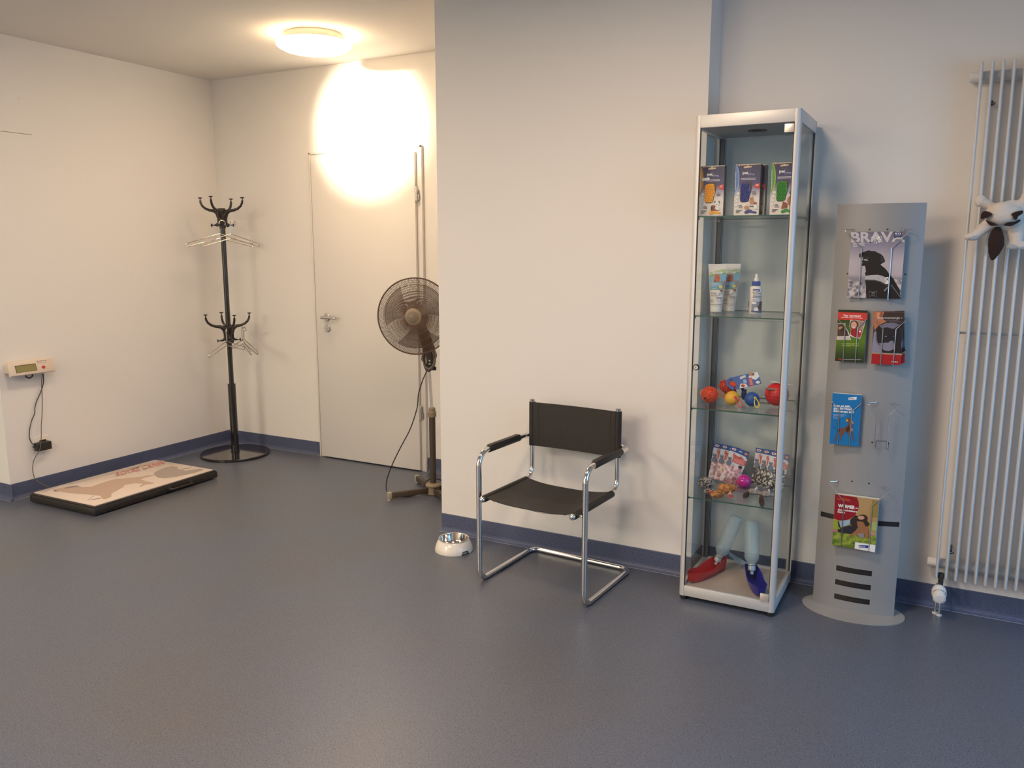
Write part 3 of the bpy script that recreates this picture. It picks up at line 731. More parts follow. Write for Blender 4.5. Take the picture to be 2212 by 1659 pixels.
for sx, sy in ((-1, -1), (1, -1), (-1, 1), (1, 1)):
    b = MB(); b.cyl((sx * (hw - 0.018), sy * (hd - 0.018), 0), (sx * (hw - 0.018), sy * (hd - 0.018), 0.0185), 0.0145, BLACK, 18, bev=0.003); b.build('foot', t)
z0, z1 = 0.061, CH - 0.045
b = MB(); b.box(-hw + s + 0.001, hw - s - 0.001, -hd + 0.003, -hd + 0.008, z0 + 0.002, z1 - 0.003, GLASS)
for x in (-hw + s + 0.001, hw - s - 0.003): b.box(x, x + 0.002, -hd + 0.0025, -hd + 0.0085, z0 + 0.002, z1 - 0.003, M('dark_glass_seal', '#20262a', 0.5))
b.build('glass_door', t)
b = MB(); b.box(-hw + 0.006, -hw + 0.010, -hd + s, hd - s, z0, z1, GLASS); b.build('side_pane', t)
b = MB(); b.box(hw - 0.010, hw - 0.006, -hd + s, hd - s, z0, z1, GLASS); b.build('side_pane', t)
b = MB(); b.box(-hw + s, hw - s, hd - 0.010, hd - 0.006, z0, z1, GLASS_T); b.build('back_pane', t)
SEAL = M('dark_glass_seal', '#20262a', 0.5)
for sx in (-1, 1):
    for y in (-hd + s - 0.001, hd - s - 0.0015):
        b = MB(); b.box(sx * (hw - 0.008) - 0.0035, sx * (hw - 0.008) + 0.0035, y, y + 0.0025, z0, z1, SEAL); b.build('pane_seal', t)
PCOV = M('post_cover_grey', '#50565c', 0.45, 0.3)  # added dark cover that keeps the rear left post from reflecting bright
b = MB(); b.box(-hw + 0.0115, -hw + s + 0.0015, hd - s - 0.004, hd - s - 0.0016, z0, z1, PCOV); b.box(-hw + s - 0.001, -hw + s + 0.0015, hd - 0.0125, hd - 0.004, z0, z1, SEAL); b.box(-hw + s + 0.006, -hw + s + 0.008, hd - 0.0125, hd - 0.010, z0, z1, SEAL); b.build('rear_post_cover', t)
SH = [1.5395, 1.163, 0.799, 0.434]
for z in SH:
    b = MB(); b.box(-hw + 0.012, hw - 0.012, -hd + 0.014, hd - 0.014, z - 0.005, z, GLASS)
    b.box(-hw + 0.012, hw - 0.012, -hd + 0.0125, -hd + 0.014, z - 0.005, z, GEDGE); b.box(-hw + 0.012, hw - 0.012, hd - 0.014, hd - 0.0125, z - 0.005, z, GEDGE)
    b.build('glass_shelf', t)
    for sx in (-1, 1):
        for y in (-hd + 0.03, hd - 0.04):
            k = MB(); k.box(sx * (hw - 0.017) - 0.004, sx * (hw - 0.017) + 0.004, y, y + 0.008, z - 0.014, z - 0.0055, M('shelf_clip', '#8fa3ad', 0.3)); k.build('shelf_support', t)
HB = M('hinge_satin', (0.74, 0.68, 0.60), 0.35, 0.6)
for z in (CH - 0.081, 0.063):
    b = MB(); b.box(hw - s - 0.034, hw - s - 0.001, -hd - 0.005, -hd + 0.0025, z, z + 0.029, HB, 0.001); b.build('door_hinge', t)
b = MB(); lz = 0.962; lx = -hw + s + 0.018
b.cyl((lx, -hd + 0.003, lz), (lx, -hd - 0.004, lz), 0.0125, BLACK, 28, bev=0.0015); b.cyl((lx, -hd - 0.003, lz), (lx, -hd - 0.006, lz), 0.0085, CHROME, 22)
b.box(lx - 0.001, lx + 0.001, -hd - 0.0066, -hd - 0.0058, lz - 0.004, lz + 0.004, BLACK); b.build('door_lock', t)
b = MB(); b.lathe([(0.0001, CH - 0.050), (0.020, CH - 0.050), (0.022, CH - 0.047), (0.030, CH - 0.049), (0.036, CH - 0.047), (0.036, CH - 0.0432)], M('downlight_dark', '#1c1d1f', 0.3), 36)
b.lathe([(0.0001, CH - 0.0505), (0.017, CH - 0.0502)], M('downlight_lens', '#3c4144', 0.2), 24); b.build('downlight', t)

before_contents = set(o.name for o in COL.objects)
# ------------------------------------------------------------------ boxes on the top shelf
NAVY = M('box_navy', '#3a3a66', 0.35); BOXW = M('box_white', '#e6dcd6', 0.35); BOXF = ramp_mat('box_front', 2, 0.0, 0.19, [(0.0, '#e8ddd6'), (0.34, '#e6dcd8'), (0.5, '#a39bb8'), (0.62, '#4b4878'), (1.0, '#2f2d4e')], 0.3)
BOXS = M('box_side_dark', '#262334', 0.35); GOLDT = M('box_top_shine', '#cbb59a', 0.25, 0.3)
RED = M('print_red', '#d2382c', 0.4); LBL = M('print_light_blue', '#a9bfe6', 0.4); BRN = M('print_brown', '#8a4b30', 0.5); TAN = M('print_tan', '#c08d68', 0.5); DKB = M('print_dark_brown', '#3b211a', 0.5)
GRYT = M('print_grey', '#8c8a92', 0.5)
def petbox(accent, accent_dark, brush, label, x, y, kind, rz=0.0):
    W, H, D = 0.094, 0.189, 0.036
    t = thing('massage_brush_box', label, 'box', (x, y, SH[0]), (0, 0, rz), 'pet massage brush boxes on the top shelf')
    b = MB(); b.box(-W / 2, W / 2, -D / 2 + 0.0004, D / 2, 0.0, H - 0.001, BOXS)
    b.box(-W / 2 + 0.0003, W / 2 - 0.0003, -D / 2, -D / 2 + 0.0004, 0.0003, H - 0.0015, BOXF)
    src = [(915, 265), (1450, 240), (1385, 1350), (835, 1385)]
    A = Art(b, flat(-W / 2, W / 2, H, 0, -D / 2), src, lift=0.00008)
    ac = M('box_accent_' + accent.strip('#'), accent, 0.35); ad = M('box_accent_' + accent_dark.strip('#'), accent_dark, 0.35)
    A.poly([(914, 262), (1450, 242), (1449, 252), (1150, 272), (925, 275)], GOLDT)  # pale strip painted as shine along the box top
    A.poly([(905, 262), (940, 265), (968, 330), (985, 430), (990, 560), (978, 700), (945, 800), (900, 880), (848, 970), (860, 800), (880, 520)], ad, up=False, clip=True); A.layer += 1
    A.poly([(905, 262), (925, 264), (950, 330), (966, 430), (970, 560), (958, 690), (925, 790), (885, 860), (855, 900), (862, 780), (880, 520)], ac, up=False, clip=True); A.layer += 1
    A.text('Die universelle Tierbürste', 905, 810, 400, 17, PRINTW, 0.02, rot=-math.pi / 2 + 0.045)
    A.ell(995, 280, 20, 18, RED, 14); A.line([(985, 280), (1005, 280)], 6, PRINTW); A.line([(995, 271), (995, 289)], 6, PRINTW); A.line([(1025, 285), (1120, 278)], 8, GRYT)
    A.poly([(1085, 325), (1100, 302), (1140, 298), (1160, 282), (1185, 280), (1200, 294), (1262, 290), (1250, 318), (1180, 328), (1095, 338)], GOLDT)
    A.line([(1135, 385), (1178, 372), (1225, 420), (1262, 470)], 4, GRYT); A.line([(1150, 460), (1180, 510), (1220, 530)], 4, GRYT)
    A.text('pet', 1062, 465, 122, 62, PRINTW, 0.03); A.text('me', 1192, 488, 120, 58, LBL, -0.006)
    for yy in (562, 588): A.line([(1025, yy), (1335, yy - 14)], 9, PRINTW)
    # window with the rubber brush standing a little proud inside it
    A.poly([(1010, 690), (1040, 655), (1120, 630), (1200, 615), (1250, 625), (1262, 670), (1250, 750), (1230, 850), (1200, 920), (1185, 1000), (1175, 1045), (1110, 1070), (1020, 1080), (990, 1050), (988, 990), (1000, 900)], M('box_window_dark', '#4b3a34', 0.4))
    A.poly([(1418, 650), (1350, 665), (1280, 715), (1340, 760), (1414, 772)], RED, up=False, clip=True); A.layer += 1
    A.line([(1340, 690), (1392, 686)], 10, PRINTW); A.line([(1330, 716), (1388, 712)], 10, PRINTW)
    for cy in (888, 970, 1058, 1143): A.ell(955 - (cy - 888) * 0.23, cy, 38, 38, PRINTW, 20, up=False)
    A.layer += 1
    for cy in (888, 970, 1058, 1143): A.ring(955 - (cy - 888) * 0.23, cy, 34, 5, GRYT, 16)
    A.layer += 1
    for k, (yy, ww) in enumerate(((848, 75), (876, 95), (904, 75))): A.line([(1255, yy), (1255 + ww, yy - 3)], 10, PRINTK)
    for k, (yy, ww) in enumerate(((1145, 70), (1170, 80), (1197, 85))): A.line([(958 - k * 2, yy), (958 + ww, yy - 3)], 9, PRINTK)
    for k, (yy, ww) in enumerate(((1255, 130), (1280, 90), (1305, 62))): A.line([(898 - k * 3, yy), (898 + ww, yy - 5)], 10, M('print_ink', '#2a2c50', 0.5))
    br = M('brush_picture_' + brush.strip('#'), brush, 0.4)
    A.poly([(1078, 1290), (1110, 1255), (1190, 1225), (1235, 1228), (1250, 1255), (1330, 1262), (1348, 1290), (1320, 1308), (1240, 1300), (1190, 1290), (1150, 1315), (1095, 1325)], br)
    if kind == 'dogs':
        A.ell(1180, 1165, 58, 50, BRN); A.poly([(1130, 1140), (1118, 1230), (1160, 1240), (1170, 1160)], DKB); A.poly([(1170, 1200), (1290, 1190), (1310, 1225), (1120, 1250)], BRN)
        A.ell(1268, 1070, 42, 62, PRINTW); A.poly([(1240, 1120), (1300, 1120), (1345, 1210), (1250, 1220), (1215, 1190)], PRINTW)
        A.poly([(1230, 1010), (1205, 1040), (1212, 1070), (1235, 1050)], PRINTK, up=False); A.poly([(1300, 1010), (1325, 1035), (1322, 1065), (1300, 1045)], PRINTK)
        for q in ((1262, 1100, 10, 12), (1245, 1150, 6, 6), (1290, 1160, 6, 5), (1310, 1190, 6, 6), (1262, 1180, 5, 5), (1280, 1060, 5, 8)): A.ell(*q, PRINTK, 10, up=False)
    elif kind == 'cat':
        A.poly([(1200, 1110), (1195, 1040), (1205, 1000), (1200, 945), (1222, 968), (1250, 965), (1275, 940), (1278, 1000), (1300, 1050), (1325, 1112)], TAN); A.ell(1240, 1000, 26, 20, M('print_cat', '#a67a5e', 0.5))
        A.ell(1130, 1190, 55, 42, TAN); A.poly([(1140, 1160), (1148, 1120), (1160, 1160)], TAN); A.ell(1320, 1090, 32, 26, BRN)
        A.poly([(1300, 1110), (1350, 1110), (1355, 1210), (1275, 1220), (1290, 1160)], PRINTW); A.ell(1215, 1155, 22, 12, PRINTK, up=False); A.ell(1262, 1155, 20, 10, PRINTK)
    else:
        A.poly([(1085, 1230), (1110, 1160), (1125, 1110), (1125, 1060), (1145, 1085), (1180, 1090), (1220, 1120), (1215, 1200), (1150, 1225)], BRN); A.ell(1300, 1060, 85, 110, M('print_fox', '#b0705a', 0.5)); A.ell(1330, 1180, 60, 60, M('print_fox', '#b0705a', 0.5))
    b.build('carton', t)
    b = MB(); bm = M('rubber_' + brush.strip('#'), brush, 0.35); bd = M('rubber_dark_' + brush.strip('#'), brush, 0.5)
    src_ = Art(b, flat(-W / 2, W / 2, H, 0, -D / 2), src)
    outline = [(1015, 700), (1040, 668), (1110, 650), (1190, 648), (1215, 665), (1222, 760), (1225, 850), (1195, 920), (1178, 1000), (1168, 1040), (1100, 1062), (1020, 1068), (998, 1045), (996, 990), (1008, 900)]
    P = [src_.uv(p) for p in outline]; F = flat(-W / 2, W / 2, H, 0, -D / 2)
    n = len(P); vs = [F(u, v, 0.0018) for u, v in P] + [F(u, v, 0.0042) for u, v in P]
    b._add(vs, [tuple(range(n, 2 * n))] + [(i, (i + 1) % n, n + (i + 1) % n, n + i) for i in range(n)], bm)
    for r in range(10):
        for c in range(5):
            px = 1022 + c * 42 + (r % 2) * 20 - r * 1.5; py = 690 + r * 39
            if px > 1205 - max(0, py - 850) * 0.28 or (r == 0 and c == 0): continue
            u, v = src_.uv((px, py)); b.ball(F(u, v, 0.004), (0.0031, 0.0030, 0.0040), bm, 8)
    b.build('rubber_brush', t)
    return t
BYY = 3.165
petbox('#c98220', '#a3661a', '#f0a51e', 'pet brush box with a yellow rubber brush in its window, leftmost on the top shelf', -0.836, BYY + 0.018, 'dogs', 0.02)
petbox('#5878b8', '#8ea9dc', '#2c3a86', 'front pet brush box with a dark blue brush, in the middle of the top shelf', -0.7015, BYY + 0.018, 'cat', 0.0)
petbox('#5878b8', '#8ea9dc', '#2c3a86', 'pet brush box hidden behind the dark blue one, only its shiny right edge showing', -0.690, BYY + 0.060, 'cat', 0.0)
petbox('#4e9a3c', '#a9bf46', '#2f8a2c', 'pet brush box with a green rubber brush in its window, rightmost on the top shelf', -0.5690, BYY + 0.018, 'fox', 0.0)
b = MB(); b.box(-0.0145, 0.0145, -0.0006, 0, -0.005, 0.005, PRINTW)
st = tag(b.build('price_sticker', None, (-0.8585, BYY - 0.0035, SH[0] + 0.140), (0, -0.10, 0.03)), 'small blank white sticker on the yellow brush box', 'sticker')

# ------------------------------------------------------------------ tubes and bottle on the second shelf
TW = M('tube_white', '#eae4de', 0.35); SKY = M('tube_sky', '#7fb7cf', 0.4); GRN = M('tube_green', '#7d9f4a', 0.4); PGR = M('tube_pale_green', '#bcc79b', 0.4); FUR = M('print_poodle', '#c0694f', 0.6); FURD = M('print_poodle_dark', '#87412f', 0.6); YEL = M('print_yellow', '#e6dc6a', 0.4); AVO = M('print_avocado', '#a0452c', 0.4); NV = M('print_navy', '#22336b', 0.4); SKN = M('print_skin', '#b98a7a', 0.5)
def tube_cream(x, y, rz, label):
    t = thing('cream_tube', label, 'tube', (x, y, SH[1]), (0, 0, rz), 'white tubes on the second shelf')
    H0, H1 = 0.024, 0.193
    def prof(v):   # v: 0 top, 1 bottom of the printed body
        k = 1 - v; wx = 0.0240 + (0.0395 - 0.0240) * k ** 1.1; wy = 0.0225 * (1 - k ** 1.6) + 0.0012; return wx, wy, H0 + (H1 - H0) * k
    def surf(u, v, l):
        wx, wy, z = prof(v); q = PI * (1 - u); return ((wx) * math.cos(q), -(wy + l) * math.sin(q) * 1.0, z)
    b = MB()
    def body(u, v):
        wx, wy, z = prof(1 - v); q = 2 * PI * u; return (wx * math.cos(q), wy * math.sin(q), z)
    b.grid(body, 40, 20, TW); A = Art(b, lambda u, v, l: surf(math.acos(max(-1, min(1, 1 - 2 * u))) / PI, v, l), [(200, 155), (635, 150), (515, 1150), (240, 1160)], step=0.08, lift=0.0003)
    A.poly([(215, 360), (330, 335), (420, 300), (520, 270), (610, 275), (602, 350), (590, 420), (225, 470)], PGR, clip=True)
    A.poly([(222, 440), (330, 400), (480, 385), (600, 350), (597, 375), (500, 410), (350, 425), (224, 462)], GRN, clip=True)
    A.poly([(224, 462), (350, 425), (500, 400), (598, 372), (560, 700), (545, 735), (400, 755), (240, 772)], SKY, clip=True)
    A.poly([(240, 765), (400, 748), (545, 728), (543, 740), (400, 762), (241, 780)], GRN)
    A.rect(308, 340, 515, 385, PRINTW); A.line([(345, 363), (480, 363)], 10, GRYT)
    A.poly([(360, 420), (400, 398), (440, 405), (465, 440), (478, 490), (465, 540), (458, 580), (370, 580), (318, 570), (335, 510), (352, 470)], FUR); A.ell(410, 485, 12, 12, FURD, 10, up=False); A.ell(385, 460, 6, 6, FURD, 8, up=False); A.ell(430, 455, 6, 6, FURD, 8, up=False); A.poly([(340, 560), (375, 540), (400, 580), (330, 578)], FURD)
    A.poly([(488, 540), (520, 545), (545, 600), (578, 520), (578, 600), (560, 690), (535, 720), (525, 640)], SKN)
    A.text('DENTAL', 255, 645, 240, 32, PRINTW, 0.01); A.line([(300, 702), (378, 700)], 9, NV)
    A.ell(490, 690, 42, 34, YEL); A.poly([(405, 690), (440, 705), (430, 722)], NV); A.poly([(440, 750), (470, 735), (450, 762)], NV)
    A.ell(505, 780, 42, 52, PGR); A.ell(507, 780, 25, 32, AVO)
    A.ell(445, 830, 46, 50, PRINTW); A.ell(470, 855, 9, 12, PRINTK, 8)
    for yy, xx in ((832, 395), (855, 400), (888, 400), (910, 440)): A.line([(255, yy), (xx, yy - 2)], 9, GRYT)
    A.text('ENZYME', 402, 960, 108, 22, PRINTK, 0.03); A.ring(458, 985, 52, 5, GRYT); A.ring(290, 1035, 38, 7, PRINTK); A.line([(280, 1050), (300, 1015)], 6, PRINTK)
    A.line([(255, 1118), (330, 1118)], 9, PRINTK); A.line([(345, 1118), (400, 1117)], 9, PRINTK); A.line([(415, 1117), (505, 1116)], 9, PRINTK)
    b.build('tube_body', t)
    b = MB(); b.lathe([(0.0001, 0), (0.0225, 0.0), (0.0235, 0.001), (0.0240, 0.0235), (0.0222, 0.0245), (0.0001, 0.0245)], M('tube_cap', '#efeae4', 0.3), 32); b.build('cap', t)
tube_cream(-0.838, 3.318, 0.12, 'white cream tube with a curly dog picture, in front of the other tube')
tube_cream(-0.803, 3.395, 0.12, 'white cream tube with a curly dog picture, half hidden behind the front tube')
t = thing('ear_cleaner_bottle', 'white dropper bottle with a blue collar standing alone on the second shelf', 'bottle', (-0.679, 3.300, SH[1]), (0, 0, 0.35))
b = MB(); b.lathe([(0.0001, 0), (0.0215, 0), (0.023, 0.002), (0.023, 0.100), (0.020, 0.107), (0.012, 0.1105), (0.0001, 0.1105)], TW, 40)
src = [(1140, 690), (1425, 670), (1400, 1290), (1140, 1330)]
A = Art(b, lambda u, v, l: ((0.023 + l) * -math.cos(PI * u), -(0.023 + l) * math.sin(PI * u), 0.104 - 0.102 * v), [(1120, 690), (1450, 670), (1430, 1290), (1110, 1330)], step=0.06, lift=0.0003)
A.rect(1215, 722, 1338, 778, M('label_violet', '#3a2f78', 0.4)); A.line([(1232, 752), (1318, 748)], 12, PRINTW)
A.text('EpiOtic', 1215, 828, 155, 34, M('label_ink', '#2a2a3a', 0.4), 0.01); A.line([(1218, 852), (1350, 850)], 10, GRYT)
for yy in (885, 908, 930): A.line([(1218, yy), (1375, yy - 4)], 12, GRYT)
A.line([(1215, 980), (1380, 972)], 10, GRYT)
A.rect(1200, 1015, 1395, 1275, M('label_grey_photo', '#8d8ea0', 0.5)); A.rect(1205, 1030, 1275, 1085, PRINTW); A.poly([(1330, 1020), (1370, 1000), (1385, 1060), (1375, 1200), (1340, 1260), (1290, 1150), (1320, 1100)], M('label_dog', '#5c3a3a', 0.6))
A.poly([(1240, 1190), (1290, 1150), (1310, 1240), (1250, 1255)], PRINTW); A.rect(1195, 1255, 1385, 1278, M('label_violet', '#3a2f78', 0.4))
for k in range(6): A.line([(1160, 740 + k * 50), (1162, 765 + k * 50)], 14, GRYT)
for k in range(4): A.line([(1155, 1030 + k * 38), (1157, 1055 + k * 38)], 22, NV)
b.build('bottle_body', t)
b = MB(); b.lathe([(0.0001, 0.1105), (0.016, 0.1105), (0.0165, 0.112), (0.0160, 0.126), (0.010, 0.128), (0.0001, 0.128)], M('bottle_blue', '#2f4f9e', 0.35), 32); b.build('collar', t)
b = MB(); b.lathe([(0.0001, 0.127), (0.0095, 0.127), (0.009, 0.136), (0.006, 0.143), (0.005, 0.154), (0.0035, 0.156), (0.0001, 0.156)], TW, 24); b.build('nozzle', t)

# ------------------------------------------------------------------ toys on the third shelf
ORG = M('rubber_orange', '#e0491a', 0.45); ORR = M('rubber_orange_red', '#c8351c', 0.45)
def spiky(b, c, r, m, axis, spikes=150, h=0.0045):
    c = Vector(c); b.ball(c, r * 0.9, m, 28); ax = Vector(axis).normalized()
    for k in range(spikes):
        z = 1 - 2 * (k + 0.5) / spikes; q = k * 2.39996; s_ = math.sqrt(1 - z * z); d = Vector((s_ * math.cos(q), s_ * math.sin(q), z))
        if d.dot(ax) > 0.86: continue
        b.tube([c + d * r * 0.86, c + d * (r * 0.9 + h * 0.6), c + d * (r * 0.9 + h)], 0.002, m, 6, rad=[0.0030, 0.0022, 0.0010])
    b.lathe([(0.0001, r * 1.0), (0.004, r * 1.0), (0.0045, r * 1.02), (0.012, r * 0.99), (0.016, r * 0.90), (0.017, r * 0.8)], m, 24, Matrix.Translation(c) @ rot_to(ax))
    b.lathe([(0.0001, r * 1.022), (0.0042, r * 1.022)], BLACK, 16, Matrix.Translation(c) @ rot_to(ax))
z = SH[2]
b = MB(); spiky(b, (0, 0, 0.0355), 0.034, ORG, (-0.28, -0.9, -0.32), 170); tag(b.build('spiky_ball', None, (-0.826, 3.222, z)), 'orange studded rubber ball with a black hole at the front left of the shelf', 'ball')
CARD = M('card_back_brown', '#a98678', 0.5); CARDB = M('card_blue', '#4d6fb0', 0.4)
b = MB(); q = [(-0.055, 0.026), (-0.05, 0.04), (-0.03, 0.047), (0.03, 0.045), (0.045, 0.036), (0.06, 0.02), (0.05, 0.012), (-0.05, 0.016)]
b.prism([(p[0], p[1]) for p in q], 0.0006, CARD, Matrix.Rotation(math.radians(80), 4, 'X')); tag(b.build('hang_card', None, (-0.832, 3.285, z + 0.002)), 'brownish cardboard tag lying behind the orange studded ball', 'card')
t = thing('carded_spiky_toy', 'orange red studded rubber toy tied to a blue picture card, leaning at the back', 'dog toy', (-0.775, 3.335, z))
b = MB(); c0 = Vector((-0.012, 0, 0.030))
R2 = Matrix.Rotation(math.radians(-38), 4, 'Y')
def capsule(b, a, e, r, m, n=90, h=0.004):
    a, e = Vector(a), Vector(e); b.tube([a + (e - a) * k / 8 for k in range(9)], r, m, 18, rad=[r * math.sqrt(max(0.02, 1 - (2 * k / 8 - 1) ** 4)) for k in range(9)])
    d = (e - a).normalized(); u = d.orthogonal().normalized(); v = d.cross(u)
    for k in range(n):
        s_ = (k + 0.5) / n; an = k * 2.39996; rr = r * math.sqrt(max(0.05, 1 - (2 * s_ - 1) ** 4)); p = a + (e - a) * s_; dd = u * math.cos(an) + v * math.sin(an)
        b.tube([p + dd * rr * 0.9, p + dd * (rr + h * 0.5), p + dd * (rr + h)], 0.002, m, 6, rad=[0.0036, 0.0030, 0.0014])
capsule(b, (-0.036, 0, 0.073), (0.022, 0.002, 0.022), 0.021, ORR); b.build('rubber_body', t)
b = MB(); capsule(b, (0.006, -0.014, 0.077), (0.030, -0.014, 0.060), 0.014, ORG, 34, 0.002); b.build('rubber_tip', t)
b = MB(); b.tube([(0.052, 0.0, 0.055), (0.060, 0.002, 0.035), (0.056, 0.004, 0.018), (0.068, 0.002, 0.020), (0.064, 0.0, 0.050)], 0.006, NV, 10); b.ball((0.060, 0.0, 0.028), (0.010, 0.008, 0.022), M('toy_navy', '#1c2450', 0.5), 14); b.build('rope', t)
b = MB()
F = lambda p: None
src = [(1330, 180), (1410, 430), (950, 580), (750, 365)]   # card outline: far top corner, far low corner, near end low, near end high
def cardf(u, v, l): # u along v
    A0 = Vector((0.114, -0.004, 0.128)); B0 = Vector((0.131, -0.010, 0.080)); C0 = Vector((0.036, -0.022, 0.050)); D0 = Vector((0.004, -0.020, 0.096))
    p = A0 * (1 - u) * (1 - v) + B0 * u * (1 - v) + C0 * u * v + D0 * (1 - u) * v; n = (B0 - A0).cross(D0 - A0).normalized()
    if n.y > 0: n = -n
    return p + n * l
b.grid(lambda u, v: cardf(u, v, 0.0), 4, 4, CARDB, 0.0006)
A = Art(b, cardf, src)
A.poly([(1180, 210), (1320, 190), (1360, 290), (1290, 360), (1140, 320)], PRINTW, clip=True); A.poly([(1140, 330), (1210, 320), (1265, 470), (1190, 492)], RED, clip=True); A.ell(1200, 250, 55, 34, TAN); A.ell(1235, 245, 22, 26, BRN)
A.poly([(960, 330), (1070, 275), (1095, 320), (985, 375)], PRINTW); 
for k in range(5): A.ell(1000 + k * 18, 335 - k * 8 + (k % 2) * 12, 6, 6, PRINTK, 8, up=False)
A.layer += 1
A.poly([(1000, 460), (1110, 450), (1160, 510), (1000, 550)], PRINTW, clip=True); A.ell(1058, 495, 40, 27, ORR); A.ell(1340, 405, 40, 30, PRINTW); A.poly([(1040, 380), (1100, 360), (1130, 430), (1060, 440)], LBL)
for k in range(5): A.line([(1160 + k * 12, 340), (1205 + k * 12, 470)], 3, PRINTW)
b.build('picture_card', t)
b = MB(); b.tube([(0.012, -0.026, 0.094), (-0.004, -0.03, 0.082), (0.004, -0.032, 0.066), (0.026, -0.03, 0.052)], 0.003, CARDB, 8, flat=2.2); b.build('card_loop', t)
def loopball(mb_c, loop_c, label, x, y, dirx):
    t = thing('rubber_ball', label, 'ball', (x, y, z)); r = 0.029
    m = M('rubber_' + mb_c.strip('#'), mb_c, 0.5, bump=(90, 0.2)); lm = M('loop_' + loop_c.strip('#'), loop_c, 0.4)
    b = MB(); b.ball((0, 0, r), r, m, 36)
    b.tube([Vector((0, 0, r)) + Vector((math.cos(q), -math.sqrt(max(0, 1 - math.cos(q) ** 2 * 1.0)) * 0.96, -0.1 * math.sin(q) - 0.28)).normalized() * (r + 0.0002) for q in [0.9 + k * 0.15 for k in range(9)]], 0.0006, M('ball_groove_' + mb_c.strip('#'), mb_c, 0.8), 6)
    b.build('ball', t)
    s_ = Vector((0.016, -0.021, r + 0.010)); n_ = Vector((0.5, -0.8, 0.3)).normalized()
    b = MB(); b.ball(s_, (0.006, 0.006, 0.0045), lm, 12)
    e = s_ + Vector((dirx, -0.010, -0.036)); w2 = Vector((0.0075, 0, 0.003)) if dirx < 0.02 else Vector((0.006, 0, 0.006))
    b.tube(wpath([s_, s_ + (e - s_) * 0.35 + w2 * 0.8, s_ + (e - s_) * 0.8 + w2, e, s_ + (e - s_) * 0.8 - w2, s_ + (e - s_) * 0.35 - w2 * 0.8, s_]), 0.0021, lm, 8); b.build('hanging_loop', t)
loopball('#e2ac2c', '#e8424e', 'yellow rubber ball with a pink red loop', -0.735, 3.222, 0.030)
loopball('#1f4f9a', '#f0cf28', 'dark blue rubber ball with a yellow loop', -0.661, 3.238, 0.014)
t = thing('treat_ball', 'large red rubber ball with slots, half behind the right cabinet post', 'ball', (-0.577, 3.298, z))
RB = M('rubber_red', '#cf1f22', 0.4); RBD = M('rubber_red_deep', '#8f1216', 0.5); r = 0.0465
b = MB(); b.ball((0, 0, r), r, RB, 40); sd_ = lambda d, rr=1.0: Vector((0, 0, r)) + Vector(d).normalized() * r * rr
b.tube([sd_((math.cos(q), math.sin(q), -0.08), 1.002) for q in [2 * PI * k / 50 for k in range(50)]], 0.0016, RBD, 6, closed=True)
for e in (0.55, -0.35):
    b.tube([sd_((math.cos(q), math.sin(q), e), 1.0) for q in [2 * PI * k / 50 for k in range(50)]], 0.0010, RBD, 6, closed=True)
for k in range(-3, 3):
    for j in range(4):
        b.ball(sd_((-0.35 + 0.12 * k, -1, 0.10 + 0.13 * j), 1.0), 0.0018, RBD, 8)
b.prism([(-0.03, 0), (-0.012, 0.004), (0.01, 0.002), (0.012, -0.003), (-0.012, -0.004)], 0.004, BLACK, Matrix.Translation((-0.012, -0.038, r + 0.025)) @ Matrix.Rotation(PI / 2 - 0.5, 4, 'X'))
b.build('ball', t)
b = MB(); b.prism([(-0.028, -0.014), (0.02, -0.016), (0.058, -0.006), (0.062, 0.004), (0.02, 0.012), (-0.02, 0.008)], 0.0008, PAPER, Matrix.Translation((0.0, -0.004, 2 * r + 0.002)) @ Matrix.Rotation(0.12, 4, 'Y')); b.build('paper_tag', t)
b = MB(); b.prism([(-0.05, -0.02), (0.05, -0.02), (0.058, 0.012), (-0.044, 0.014)], 0.0008, M('card_grey_print', '#8f8a86', 0.5)); A = Art(b, lambda u, v, l: (-0.05 + 0.1 * u, 0.012 - 0.03 * v, 0.0008 + l)); A.rect(0.05, 0.1, 0.95, 0.35, PRINTK); A.rect(0.05, 0.6, 0.5, 0.9, PRINTW)
tag(b.build('flat_card', None, (-0.655, 3.33, z + 0.0003)), 'printed card lying flat behind the yellow and blue balls', 'card')

